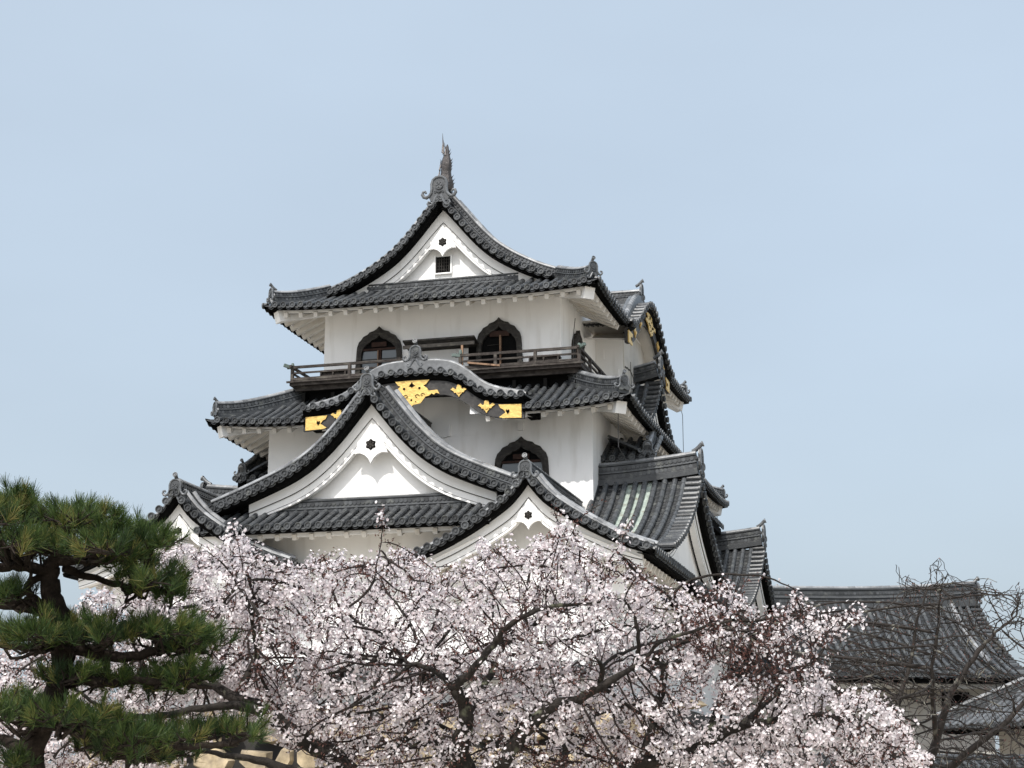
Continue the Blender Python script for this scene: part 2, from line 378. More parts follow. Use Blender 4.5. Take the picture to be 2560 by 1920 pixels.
# gabled roof running along an axis ---------------------------------------------------------------
def prof(pts):
    xs = np.array([p[0] for p in pts]); zs = np.array([p[1] for p in pts])
    dx = np.linspace(xs[0], xs[-1], 61); 
    # smoothed interpolation
    z = np.interp(dx, xs, zs)
    for _ in range(6): z[1:-1] = (z[:-2] + 2*z[1:-1] + z[2:])/4
    return lambda x: float(np.interp(abs(x), dx, z))

class Gable:
    """gable roof: ridge starts at front point O (x, y), runs along 'back' direction; half spans hl / hr; profile z"""
    def __init__(s, O, back, zp, half, depth, z0=0):
        s.O = V(O[0], O[1], 0); s.bk = V(back[0], back[1], 0); s.rt = V(-back[1], back[0], 0)*-1; s.zp = zp; s.half = half; s.depth = depth
    def P(s, x, y, dz=0): return s.O + s.rt*x + s.bk*y + V(0,0,s.zp(x)+dz)
    def slope(s, sg):
        h = s.half
        def S(u, t): return s.P(sg*(h-t), u)
        return S
    def tiles(s, mb, sg, y0=.36, y1=None, tend=.01, sp=.27, eave_caps=True, t0f=None, copper=None):
        S = s.slope(sg); y1 = s.depth if y1 is None else y1; us = spaced(y0+.02, y1, sp); h = s.half
        lo = (lambda u: 0) if t0f is None else t0f
        if copper is None: field(mb, S, us, lo, lambda u: h-tend)
        else:
            for i in range(len(us)-1):
                field(mb, S, us[i:i+2], lo, lambda u: h-tend, m=(2 if i in copper else 0), row=(.145 if i not in copper else .4), step=(.036 if i not in copper else .003))
        for u in us: column(mb, S, u, lo(u), h-tend, cap=eave_caps, face=s.rt*sg, r=.08)
        if eave_caps: pan_lips(mb, S, us, lo, o=s.rt*sg)
        A = [s.P(sg*(h-t), 0.02, -.03) for t in np.linspace(0, h, 24)]; B = [s.P(sg*(h-t), y0+.1, -.03) for t in np.linspace(0, h, 24)]
        mb.strip(A, B, .3)
    def verge(s, mb, x1l, x1r, sp=.265, r=.088, ln=.36):
        """row of short round tiles laid across the verge with disc ends, and pan lips between"""
        for sg, xe in ((-1, x1l), (1, x1r)):
            L = [0]; xs = np.linspace(0, xe, 200)
            for a, b in zip(xs[:-1], xs[1:]): L.append(L[-1] + math.hypot(b-a, s.zp(b)-s.zp(a)))
            n = int(L[-1]/sp); prev = None
            for k in range(n+1):
                x = float(np.interp(.10 + k*sp, L, xs)); 
                if .10 + k*sp > L[-1]: break
                c = s.P(sg*x, 0, .035); e = s.P(sg*(x+.02), 0, .035); tv = nrm(e-c); n_ = nrm(np.cross(tv, s.bk)); n_ = n_ if n_[2] > 0 else -n_
                vs = []; rn = R_()
                for yy, rr in ((-.02, r*1.0), (ln*.5, r*.94), (ln*.5, r), (ln, r*.9)):
                    for j in range(8): a = -.3+(math.pi+.6)*j/7; vs.append(c + s.bk*yy + rr*(tv*math.cos(a) + n_*math.sin(a)))
                mb.add(vs, [(j, j+1, 9+j, 8+j) for j in range(7)] + [(16+j, 17+j, 25+j, 24+j) for j in range(7)], rn)
                mb.disc(c - s.bk*.02, -s.bk, r*1.12, .05, 14, R_())
                if prev is not None:
                    for dz, bkk, hh in ((-.03, 0, .03), (-.075, .03, .025)):
                        T_ = []; 
                        for j in range(6):
                            f = (j+.6)/6.2; xx = prev*(1-f)+x*f; cc = 1-(2*f-1)**2
                            T_.append(s.P(sg*xx, bkk, dz-.045*cc+.035))
                        mb.ribbon(T_, [p - V(0,0,hh) for p in T_], s.bk, .05, .8)
                prev = x
    def board(s, mbk, x1l, x1r, off=(-.05,-.23), y=(.03,.50)):
        for sg, xe in ((-1, x1l), (1, x1r)):
            xs = np.linspace(0, xe, 30)
            dz = lambda x: off[1]*(1-.45*min(1, x/xe))+.005
            A = [s.P(sg*x, y[0], off[0]) for x in xs]; B = [s.P(sg*x, y[0]+.06, dz(x)) for x in xs]
            mbk.strip(A, B); C = [s.P(sg*x, y[1], dz(x)) for x in xs]; mbk.strip(B, C)
    def barge(s, mb, mbl, xo_l, xo_r, top=-.24, v0=.62, v1=.36, y=.20, th=.07, split=.52, xi=.16, apex=None):
        """white bargeboards in two layers with an incised line"""
        for sg, xe in ((-1, xo_l), (1, xo_r)):
            xs = np.linspace(0, xe, 40); f = lambda x: v0 + (v1-v0)*min(1, x/xe)**.7
            tp = lambda x: top*(1-.45*min(1, x/xe))
            top_ = [s.P(sg*x, y, tp(x)) for x in xs]
            mid = [s.P(sg*x, y, tp(x) - f(x)*split) for x in xs]; low = [s.P(sg*x, y, tp(x) - f(x)) for x in xs]
            mb.ribbon(top_, mid, s.bk, th+.1)
            m2 = [p + s.bk*.03 for p in mid]; l2 = [p + s.bk*.03 for p in low]; mb.ribbon(m2, l2, s.bk, th+.1)
            mbl.ribbon([p + V(0,0,.012) - s.bk*.003 for p in mid], [p - V(0,0,.008) - s.bk*.003 for p in mid], s.bk, .02)
            g2 = [s.P(sg*x, y+.027, tp(x) - f(x)*.86) for x in xs]
            mbl.ribbon(g2, [p - V(0,0,.012) for p in g2], s.bk, .02)
    def wallpts(s, xl, xr, zb, y, top=-.5):
        xs = np.linspace(-xl, xr, 40); pts = [s.P(x, y, top) for x in xs if s.zp(x)+top > zb]
        a = pts[0].copy(); a[2] = zb; b = pts[-1].copy(); b[2] = zb
        return [a] + pts + [b]
    def gegyo(s, parent, zc, sc=1.0, y=.14, flower=True):
        q = lambda x, z, d=0: s.O + s.rt*x*sc + s.bk*(y-d) + V(0,0,zc+z*sc)
        half = [(0,.62),(.34,.14),(.37,.04),(.44,-.16),(.30,-.145),(.17,-.20),(.07,-.29),(0,-.42)]
        mb = MB(); mb.poly([q(x,z) for x,z in half] + [q(-x,z) for x,z in half[-2:0:-1]], -s.bk, .09)
        g = build('gable_pendant', mb, 'plaster', parent)
        fm = MB(); pts = []
        for k in range(24):
            a = 2*math.pi*k/24; rr = .128 + .020*math.cos(6*(a-math.pi/2)); pts.append(q(rr*math.cos(a), .06+rr*math.sin(a), .092))
        fm.poly(pts, -s.bk, .012); fm.c = 1
        for k in range(6):
            a = 2*math.pi*(k+.5)/6; fm.disc(q(.075*math.cos(a), .06+.075*math.sin(a), .10), -s.bk, .03*sc, .03, 8, rim=False)
        fm.disc(q(0, .06, .10), -s.bk, .04*sc, .04, 8, rim=False)
        build('hexagonal_flower_boss', fm, ['black', 'frame'], g)
        return g

# ================================================================== THE SETTING
gm = MB()
for i in range(24):
    for j in range(24): pass
gm.add([(-1500,-1500,-1.6),(1500,-1500,-1.6),(1500,1500,-1.6),(-1500,1500,-1.6)], [(0,1,2,3)])
tag(build('ground', gm, 'ground'), kind='structure')

# ================================================================== THE KEEP
keep = thing('castle_keep', (0, 6.2, 2.7), 'tall white plastered castle keep with stacked dark grey tiled roofs and curved gables', 'castle')
LY = 12.4                                     # depth of the top storey
CY = LY/2
# --- walls
def wall_box(x0, x1, y0, y1, z0, z1, name='wall', m='plaster'):
    mb = MB(); mb.box((x0,y0,z0),(x1,y1,z1)); return build(name, mb, m, keep)
wall3 = wall_box(-3.6, 3.6, 0, LY, 11.4, 14.95); wall3['label'] = 'white wall of the top storey'
wm = MB(); wm.box((-4.75,-1.2,7.0),(4.75,LY+1.2,11.15))
wall2 = build('wall', wm, 'plaster', keep); wall2['label'] = 'white wall of the middle storey'
wall1 = wall_box(-6.1, 6.1, -5.45, LY+5, 2.7, 5.85); wall_box(-3.3, 2.9, -5.45, -4.8, 5.85, 7.1); wall1['label'] = 'white wall of the ground storey'

def roof_part(label=None):
    return MB()
# --- top roof -----------------------------------------------------------------
Z3, T3, A3, B3, U3 = 14.36, 1.55, .375, .055, .13
X3, Y3a, Y3b = 5.0, -1.4, LY+1.4
zp3 = prof([(0,17.72),(.36,17.30),(.7,16.86),(1.05,16.46),(1.42,16.10),(1.87,15.78),(2.35,15.50),(2.9,15.23),(3.4,15.06),(4.1,14.75),(5.0,14.40)])
G3 = Gable((0,-.28), (0,1), zp3, 5.0, LY+.56)
s3 = skirt_sides(-X3, X3, Y3a, Y3b)
mb = MB()
tiled_side(mb, s3['front'], Z3, T3, a=A3, b=B3, up=U3)
# sides: skirt part near the corners then the long slopes
for sg in (-1, 1):
    S = G3.slope(sg); us = spaced(.38, G3.depth-.38, .3)
    skipk = (lambda u: 3.6 if (sg == 1 and abs(u+Y3a+1.12-CY) < 3.35) else 0)
    field(mb, S, us, skipk, lambda u: 4.99)
    for u in us: column(mb, S, u, skipk(u), 4.88, cap=(skipk(u) == 0), face=V(sg,0,0))
    G3_ = None
for nm in ('right', 'left'):
    P0, du, dn, L = s3[nm]
    for lo_, hi_ in ((0, 1.5), (L-1.5, L)):
        S, _ = side_fn(s3[nm], Z3, T3, A3, B3, U3); us = spaced(max(lo_, .12), min(hi_, L-.12), .268)
        field(mb, S, [lo_]+us[1:-1]+[hi_], lambda u: 0, lambda u: max(0, min(T3, u, L-u)))
        for u in us: column(mb, S, u, 0, max(0, min(T3, u, L-u)), face=-dn)
        pan_lips(mb, S, us, lambda u: 0, o=-dn)
    S, _ = side_fn(s3[nm], Z3, T3, A3, B3, U3); us = spaced(1.5, L-1.5, .268)
    pan_lips(mb, S, [u for u in us if nm == 'left' or abs(u+Y3a-CY) > 3.4], lambda u: 0, o=-dn) if nm == 'left' else [pan_lips(mb, S, g, lambda u: 0, o=-dn) for g in ([u for u in us if u+Y3a < CY-3.4], [u for u in us if u+Y3a > CY+3.4])]
# band of stacked tiles at the foot of the gable
roof3 = build('roof', mb, 'tile', keep); roof3['label'] = 'dark tiled hip-and-gable roof of the top storey'
mb = MB(); ridge(mb, [V(-2.3,.22,14.95), V(2.3,.22,14.95)], .22, .44, .04); build('gable_foot_ridge', mb, ['tile','cap'], roof3)
mb = MB(); G3.verge(mb, 3.5, 3.5); build('verge_tiles', mb, 'tile', roof3)
mb = MB(); G3.board(mb, 3.6, 3.6)
for nm in ('front','right','left'):
    bb, ff, rr = mb, None, None
mbf = MB(); mbr = MB()
SK3 = (CY-3.35-Y3a, CY+3.35-Y3a)
for nm in ('front','right','back','left'):
    eave(s3[nm], Z3, T3, 1.4, a=A3, b=B3, up=U3, mbb=mb, mbf=mbf, mbr=mbr, skip=SK3 if nm == 'right' else None)
build('eave_board', mb, 'black', roof3)
for sx, sy, cy in ((-1,-1,Y3a),(1,-1,Y3a),(1,1,Y3b),(-1,1,Y3b)): corner_beam(mbf, sx*X3, cy, sx, sy, Z3, U3, 1.4)
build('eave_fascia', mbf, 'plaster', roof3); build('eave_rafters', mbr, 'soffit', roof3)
mb = MB(); wp = G3.wallpts(3.0, 3.0, 14.9, .84, top=-.55); mb.poly(wp, (0,-1,0), .12)
gw3 = build('gable_wall', mb, 'plaster', roof3)
mb = MB(); ml = MB(); G3.barge(mb, ml, 3.0, 3.0, v0=.75, v1=.44, y=.42); bb3 = build('bargeboard', mb, 'plaster', roof3); build('barge_grooves', ml, 'crack', roof3)
G3.gegyo(roof3, 16.42, .92, y=.46)
mb = MB(); mb.box((-.30,.40,15.62),(.16,.45,16.12)); mb.c = 1
for k in range(6): mb.box((-.275+k*.075,.37,15.66),(-.255+k*.075,.40,16.08))
for k in range(4): mb.box((-.28,.385,15.72+k*.1),(.14,.395,15.735+k*.1))
mb.c = 2; mb.box((-.34,.36,15.58),(-.30,.46,16.16)); mb.box((.16,.36,15.58),(.20,.46,16.16)); mb.box((-.30,.36,15.58),(.16,.46,15.62))
build('louvred_opening', mb, ['dark','frame','plaster'], roof3)
# rake ridges, main ridge, hip ridges
for sg in (-1, 1):
    mb = MB(); xs = np.linspace(.05, 3.45, 22); ridge(mb, [G3.P(sg*x, 1.0, .04) for x in xs], .27, .34, .09)
    build('rake_ridge', mb, ['tile','cap'], roof3)
    mb = MB(); ridge(mb, [G3.P(sg*x, .56, .05) for x in xs], .24, .31, .08); build('rake_ridge', mb, ['tile','cap'], roof3)
mb = MB(); ridge(mb, [V(0,.0,17.62), V(0,3,17.55), V(0,CY,17.5), V(0,LY,17.62)], .34, .62, .1); build('main_ridge', mb, ['tile','cap'], roof3)
onigawara('ridge_end_tile', roof3, V(0,-.22,17.62), (0,-1,0), .78, tori=False)
for sx, sy, cy in ((-1,-1,Y3a),(1,-1,Y3a),(1,1,Y3b)):
    hp = hip_path(sx*X3, cy, sx, sy, Z3, T3, A3, B3, U3, t0=.20)
    mb = MB(); ridge(mb, hp, .24, .30, .075); build('hip_ridge', mb, ['tile','cap'], roof3)
    onigawara('ridge_end_tile', roof3, hp[0]+V(0,0,-.02), (sx,sy,0), .44)
# fish finial
mb = MB(); pts = []; rad = []
for k in range(15):
    f = k/14; pts.append(V(.02+.05*math.sin(f*3), .25-.35*math.sin(f*2.6)*.6+f*.25, 18.15+1.5*f)); rad.append(.225*(1-f)**.72*(1+.15*math.sin(f*14))+.012)
mb.tube(pts, rad, 10)
for k in range(9):
    f = .1+k*.09; c = pts[int(f*14)]; r0 = rad[int(f*14)]
    for sg in (-1, 1): mb.add([c+V(sg*r0*.8,0,-.06), c+V(sg*r0*.8,.05,.0), c+V(sg*(r0+.05),0,.10+.04*R_()), c+V(sg*r0*.8,-.05,0)], [(0,1,2),(0,2,3),(1,3,2),(0,3,1)])
for dx, h, z0 in ((-.17,.42,18.5),(-.13,.34,18.75),(-.02,.5,19.25),(.05,.42,19.2),(.14,.3,18.9),(-.05,.62,19.3)):
    mb.tube([V(dx,.12,z0), V(dx*.8+.0,.16,z0+h*.5), V(dx*.6-.02,.14,z0+h)], [.028,.02,.004], 5)
build('fish_finial', mb, 'bronze', roof3)

# --- karahafu (undulating gable) builder ----------------------------------------
def karahafu(O, out, zk, half, depth, rise, parent, golds=True, capw=.25, ridge_len=2.2, ridge_rise=0.0, label=None):
    """O: centre of eave edge, out: facing direction, zk(x): arch height of the eave edge"""
    o = V(*out, 0); r = V(-out[1], out[0], 0)*1.0
    P = lambda x, t, dz=0: V(O[0], O[1], 0) + r*x - o*t + V(0,0,zk(x)+dz+rise*t)
    mb = MB(); S = lambda u, t: P(u, t)
    us = spaced(-half, half, .285)
    field(mb, S, us, lambda u: 0, lambda u: depth)
    for u in us: column(mb, S, u, 0, depth, face=o, r=.082)
    pan_lips(mb, S, us, lambda u: 0, o=o)
    kr = build('undulating_gable', mb, 'tile', parent)
    if label: kr['label'] = label
    mb = MB(); xs = np.linspace(-half-.05, half+.05, 60)
    th = lambda x: capw*max(0, math.cos(min(1, abs(x)/(half+.1))*math.pi/2))**1.1 + .07
    A = [P(x, .34, .07+th(x)) for x in xs]; B = [P(x, .30, .03) for x in xs]; C = [P(x, .62, .07+th(x)) for x in xs]; D_ = [P(x, .66, .03) for x in xs]
    mb.strip(A, B, .55); mb.strip(C, A, .7); mb.strip(D_, C, .5)
    for k in range(44):
        f0, f1 = k/44, (k+1)/44; x0 = -half+f0*2*half; x1 = -half+f1*2*half; vs = []
        for x, rr in ((x0,.085),(x1,.078)):
            c = P(x, .44, .05+th(x)); 
            for j in range(7): a = math.pi*j/6; vs.append(c + rr*(-o*math.cos(a)*-1 + V(0,0,1)*math.sin(a)))
        mb.add(vs, [(j, j+1, 8+j, 7+j) for j in range(6)], R_(), 1)
    build('rake_ridge', mb, ['rim', 'cap'], kr)
    # recess with its shade painted black, black carved board
    mb = MB(); A = [P(x, .06, -.05) for x in xs]; B = [P(x, .10, -.20) for x in xs]; C = [P(x, .45, -.2) for x in xs]; E_ = [P(x, .3, -.32) for x in xs]
    mb.strip(A, B); mb.strip(B, E_)
    build('eave_board', mb, 'black', kr)
    mb = MB(); bt = lambda x: .17 + .0*abs(x); bl = lambda x: -.62 - .12*max(0, 1-abs(x)/.9)
    A = [P(x, .16, -.18) for x in xs]; B = [P(x, .16, bl(x)) for x in xs]; mb.ribbon(A, B, -o, .09)
    bd = build('carved_board', mb, 'lacquer', kr)
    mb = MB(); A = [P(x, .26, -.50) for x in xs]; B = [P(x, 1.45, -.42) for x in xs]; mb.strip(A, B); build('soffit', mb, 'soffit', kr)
    # gold fittings
    q = lambda x, z, t=.155, zc=None: V(O[0], O[1], 0) + r*x - o*t + V(0,0,z)
    if golds:
        for sg in (-1, 1):
            x0, x1 = half-.02, half-.66; z0 = zk(half)-.22; zb = zk(half)-.60
            g = MB(); pl = [(x0,z0),(x0,zb),(x1+.12,zb+.02),(x1+.02,zb+.05),(x1+.12,zb+.12),(x1+.2,(z0+zb)/2-.02),(x1+.13,z0-.12),(x1+.05,z0-.08),(x1,z0+.02)]
            g.poly([q(sg*x,z) for x,z in pl], o, .03)
            g.c = 1
            ht = [(0,-.07),(.05,0),(.045,.05),(.02,.06),(0,.03),(-.02,.06),(-.045,.05),(-.05,0)]
            g.poly([q(sg*(x0-.38)+a, (z0+zb)/2+b, .12) for a,b in ht], o, .006)
            build('gold_fitting', g, ['gold','black'], bd)
            for xf, dz in ((half*.43, -.36), (half*.68, -.36)):
                g = MB(); zc = zk(xf)+dz
                fl = [(0,.20),(.06,.13),(.075,.04),(.10,.03),(.17,.08),(.24,.03),(.16,-.02),(.13,-.07),(.08,-.06),(.07,-.10),(.03,-.14),(0,-.19)]
                pts = [(a,b) for a,b in fl]+[(-a,b) for a,b in fl[-2:0:-1]]
                g.poly([q(sg*xf+a, zc+b) for a,b in pts], o, .03); g.disc(q(sg*xf, zc-.03, .125), o, .06, .02, 10, rim=False)
                build('gold_flower', g, 'gold', bd)
        zc = zk(0)-.17
        g = MB()
        tp = [(0,-.02),(.14,.0),(.55,.02),(.40,-.16),(.30,-.20),(.18,-.22),(.06,-.17),(0,-.10)]
        g.poly([q(a, zc+b, .15) for a,b in tp]+[q(-a, zc+b, .15) for a,b in tp[-2:0:-1]], o, .03)
        md = [(0,-.24),(.10,-.20),(.30,-.18),(.44,-.28),(.50,-.38),(.30,-.37),(.12,-.44),(0,-.46)]
        g.poly([q(a, zc+b, .13) for a,b in md]+[q(-a, zc+b, .13) for a,b in md[-2:0:-1]], o, .03)
        lw = [(0,-.45),(.12,-.43),(.30,-.37),(.55,-.36),(.74,-.35),(.80,-.47),(.70,-.43),(.64,-.48),(.58,-.44),(.50,-.50),(.40,-.52),(.34,-.60),(.26,-.70),(.14,-.72),(.05,-.73),(0,-.79)]
        g.poly([q(a, zc+b, .11) for a,b in lw]+[q(-a, zc+b, .11) for a,b in lw[-2:0:-1]], o, .03)
        g.c = 1
        g.poly([q(a, zc-.17+b, .078 if 0 else .095) for a,b in ((0,.08),(.03,.03),(.07,0),(.03,-.03),(0,-.08),(-.03,-.03),(-.07,0),(-.03,.03))], o, .012)
        for sx in (-1, 1):
            g.tube([q(sx*(.16+.07*math.cos(a)*(1-a/9)), zc-.50+.06*math.sin(a)*(1-a/9), .068) for a in np.linspace(0,5,10)], .008, 5)
            g.tube([q(sx*(.32+.07*math.cos(a)*(1-a/9)), zc-.47+.05*math.sin(a)*(1-a/9), .068) for a in np.linspace(0,5,10)], .008, 5)
            g.disc(q(sx*.13, zc-.65, .078), o, .018, .01, 8, rim=False); g.disc(q(sx*.22, zc-.27, .098), o, .035, .01, 8, rim=False)
        g.disc(q(0, zc-.60, .078), o, .028, .01, 8, rim=False)
        build('gold_pendant', g, ['gold','black'], bd)
    # ridge and end tile
    mb = MB(); zr = zk(0)+capw+.02
    ridge(mb, [P(0, .42, capw+.0), P(0, ridge_len*.6, capw+ridge_rise*.6-.02), P(0, ridge_len, capw+ridge_rise-rise*ridge_len)], .24, .36, .085)
    build('ridge', mb, ['tile','cap'], kr)
    onigawara('ridge_end_tile', kr, P(0, .40, capw+.06), o, .52)
    return kr

# --- middle roof ----------------------------------------------------------------
Z2, T2, A2, B2, U2 = 10.68, 2.5, .44, .035, .20
X2, Y2a, Y2b = 6.1, -2.6, LY+2.6
s2 = skirt_sides(-X2, X2, Y2a, Y2b)
KH = 3.12
SKF = (X2-KH+.05, X2+KH-.05)
mb = MB()
tiled_side(mb, s2['front'], Z2, T2, a=A2, b=B2, up=U2, skip=(SKF[0], SKF[1], 1.5))
tiled_side(mb, s2['right'], Z2, T2, a=A2, b=B2, up=U2)
tiled_side(mb, s2['left'], Z2, T2, a=A2, b=B2, up=U2)
tiled_side(mb, s2['back'], Z2, T2, a=A2, b=B2, up=U2)
roof2 = build('roof', mb, 'tile', keep); roof2['label'] = 'dark tiled hipped roof of the middle storey'
mb = MB(); mbf = MB(); mbr = MB()
for nm in ('front','right','back','left'):
    eave(s2[nm], Z2, T2, 1.35, a=A2, b=B2, up=U2, mbb=mb, mbf=mbf, mbr=mbr, skip=SKF if nm == 'front' else None)
for k in range(3):
    for sg in (-1, 1):
        x = sg*(3.05-.46*k); mbr.beam(V(x,-2.42,10.46+.0), V(x,-1.2,10.92), .115, .15)
    
mbf.box((-3.2,-2.36,10.46),(-2.3,-2.28,10.58)); mbf.box((2.3,-2.36,10.46),(3.2,-2.28,10.58)); mbf.box((1.62,-2.40,10.62),(2.02,-2.28,10.84)); mbf.box((-2.02,-2.40,10.62),(-1.62,-2.28,10.84))
for sx, sy, cy in ((-1,-1,Y2a),(1,-1,Y2a),(1,1,Y2b),(-1,1,Y2b)): corner_beam(mbf, sx*X2, cy, sx, sy, Z2, U2, 1.35, A2)
mb.box((3.02,-2.45,10.62),(3.3,-1.21,10.86)); mb.box((-3.3,-2.45,10.62),(-3.02,-1.21,10.86))  # added end blocks stop sun leaking past the undulating gable onto the wall
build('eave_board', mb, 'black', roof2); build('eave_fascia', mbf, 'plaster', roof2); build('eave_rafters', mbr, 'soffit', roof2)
for sx, sy, cy in ((-1,-1,Y2a),(1,-1,Y2a),(1,1,Y2b)):
    hp = hip_path(sx*X2, cy, sx, sy, Z2, T2, A2, B2, U2, t0=.22)
    mb = MB(); ridge(mb, hp, .26, .36, .08); build('hip_ridge', mb, ['tile','cap'], roof2)
    onigawara('ridge_end_tile', roof2, hp[0]+V(0,0,-.02), (sx,sy,0) if (sx,sy) != (1,-1) else (.55,-.83,0), .42, kind=1)
zk2 = prof([(0,11.87),(.63,11.86),(.95,11.83),(1.2,11.75),(1.5,11.58),(1.75,11.38),(2.0,11.21),(2.3,11.12),(2.6,11.08),(3.2,11.03)])
karahafu((0,-2.65), (0,-1), lambda x: zk2(x)-.03, KH, 2.3, .06, keep, label='undulating gable with gilt fittings over the middle storey front')
mb = MB(); xs = np.linspace(-2.4, 2.4, 30)
mb.poly([V(-2.4,-1.15,10.3)]+[V(x,-1.15,zk2(x)-.42) for x in xs]+[V(2.4,-1.15,10.3)], (0,-1,0), .06); build('gable_wall', mb, 'plaster', keep)

# --- right-hand undulating gable of the top roof with its bay ---------------------
zk3 = lambda x: 14.38 + 1.42*(math.cos(min(1, abs(x)/3.45)*math.pi)+1)/2
karahafu((5.12, CY), (1,0), zk3, 3.4, 3.2, .02, keep, capw=.22, ridge_len=2.6, label='undulating gable on the right side of the top roof')
BY = 4.5
mb = MB(); mb.box((3.6,BY,11.6),(4.45,BY+3.4,14.98)); bay = build('bay_wall', mb, 'plaster', keep)
mb = MB(); mb.box((4.45,BY+.03,11.6),(4.47,BY+3.3,14.9)); sidep = build('aged_shaded_panel', mb, 'plaster_old_shaded', bay)  # cracked plaster; shade of the right-facing side is in its colour
mb = MB(); Xc = 4.476
for a, b in (((4.7,13.5),(5.5,13.6)),((5.5,13.6),(6.2,13.4)),((5.6,13.9),(5.7,12.9)),((5.0,13.2),(5.8,13.1)),((5.7,12.9),(5.5,12.5)),((6.2,13.4),(7.0,13.5)),((5.8,13.1),(6.3,13.0))):
    p = V(Xc,a[0],a[1]); q = V(Xc,b[0],b[1]); n = 7; last = p
    for k in range(1, n+1):
        c = p+(q-p)*k/n + V(0,(R_()-.5)*.12,(R_()-.5)*.07); mb.beam(last, c, .05, .006, up=V(1,0,0)); last = c
build('plaster_cracks', mb, 'crack', bay)
mb = MB(); mb.box((3.6,2.7,14.44),(4.85,BY,14.50)); build('soffit_panel', mb, 'soffit', bay)
for x, z in ((3.82,13.75),(4.28,13.1)):
    mb = MB(); mb.box((x,BY-.03,z),(x+.05,BY,z+.3)); build('plaster_pilaster', mb, 'plaster', bay)

# --- balcony ------------------------------------------------------------------------
BZ = 12.20
mb = MB(); mb.box((-4.22,-1.08,BZ-.10),(4.42,-.0,BZ)); mb.box((3.6,0,BZ-.10),(4.42,3.0,BZ)); mb.box((-4.22,0,BZ-.10),(-3.6,3.0,BZ))
mb.box((-4.3,-1.14,BZ-.02),(4.5,-1.08,BZ+.03)); mb.box((-4.1,-.92,BZ-.23),(4.3,-.82,BZ-.10)); mb.box((4.25,-.8,BZ-.23),(4.33,3,BZ-.10))
for x in np.arange(-3.9, 4.3, .9): mb.box((x,-.90,BZ-.75),(x+.10,-.62,BZ-.32), .5, 1)  # posts below the deck, blackened to read as shaded
balc = build('balcony', mb, ['rail','black'], keep)
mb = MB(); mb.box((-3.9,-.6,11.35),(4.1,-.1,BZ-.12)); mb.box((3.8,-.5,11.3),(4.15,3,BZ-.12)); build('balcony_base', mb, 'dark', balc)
def bar(a, b, wd=.055, hh=.06, m='rail', nm='handrail'):
    g = MB(); g.beam(a, b, wd, hh, rnd=R_()); return build(nm, g, m, balc)
def post(x, y, h=.46, w_=.085, z=BZ):
    g = MB(); g.box((x-w_/2,y-w_/2,z),(x+w_/2,y+w_/2,z+h), R_()); return build('railing_post', g, 'rail', balc)
for x0, x1 in ((.92,4.36),(-4.16,-.9)):
    bar((x0-.16,-1.03,BZ+.455),(x1+.16,-1.03,BZ+.455), .06, .075); bar((x0,-1.03,BZ+.28),(x1,-1.03,BZ+.28), .045, .05); bar((x0,-1.03,BZ+.10),(x1,-1.03,BZ+.10), .06, .075)
    for x in ((x0, 1.95, 3.1, x1) if x0 > 0 else (x0, -2.4, x1)): post(x, -1.03, .46 if x not in (x0,x1) else .52)
for x in (4.36, -4.16):
    bar((x,-1.2,BZ+.455),(x,3.0,BZ+.455), .06, .075); bar((x,-1.03,BZ+.28),(x,3.0,BZ+.28), .045, .05); bar((x,-1.03,BZ+.10),(x,3.0,BZ+.10), .06, .075)
    for y in (.3, 1.6, 2.95): post(x, y)
    g = MB(); g.beam((x,-1.03,BZ+.44),(x+(.2 if x>0 else -.2),-1.2,BZ+.50), .085, .085); g.tube([(x,-1.03,BZ+.5),(x,-1.03,BZ+.58)], [.06,.035], 8)
    build('railing_finial', g, 'patina', balc)
g = MB(); g.tube([(.92,-1.03,BZ+.5),(.92,-1.03,BZ+.62)], [.06,.035], 8); g.beam((.92,-1.03,BZ+.46),(.68,-1.1,BZ+.47), .08, .09); build('railing_finial', g, 'patina', balc)
g = MB(); g.beam((1.15,-1.09,BZ+.22),(2.1,-1.11,BZ+.07), .05, .05); bs = build('fallen_rail', g, 'wood', balc)
for x0, x1 in ((2.75,3.62),(-3.55,-2.75)):                       # low inner sill boxes by the windows
    g = MB(); g.box((x0,-.42,BZ+.42),(x1,-.06,BZ+.47)); g.box((x0,-.42,BZ+.0),(x1,-.38,BZ+.14)); g.box((x0+.01,-.36,BZ+.13),(x1-.01,-.34,BZ+.42))
    for x in np.linspace(x0, x1-.04, 3): g.box((x,-.425,BZ),(x+.04,-.375,BZ+.42))
    build('sill_box', g, 'rail', balc)

# small dark canopy between the two windows
g = MB(); g.beam((-.95,-.32,13.25),(1.2,-.32,13.25), .62, .05, up=nrm(V(0,.25,1)))
g.beam((-.95,-.58,13.14), (1.2,-.58,13.14), .05, .10)
can = build('canopy', g, 'frame', keep)
g = MB(); g.box((.86,-.045,12.2),(1.12,-.02,13.25)); build('dark_strip', g, 'dark', can)  # narrow dark strip beside the window; the wall behind is closed
g = MB(); g.box((.80,-.60,12.2),(.86,-.54,13.18)); build('canopy_post', g, 'wood', can)

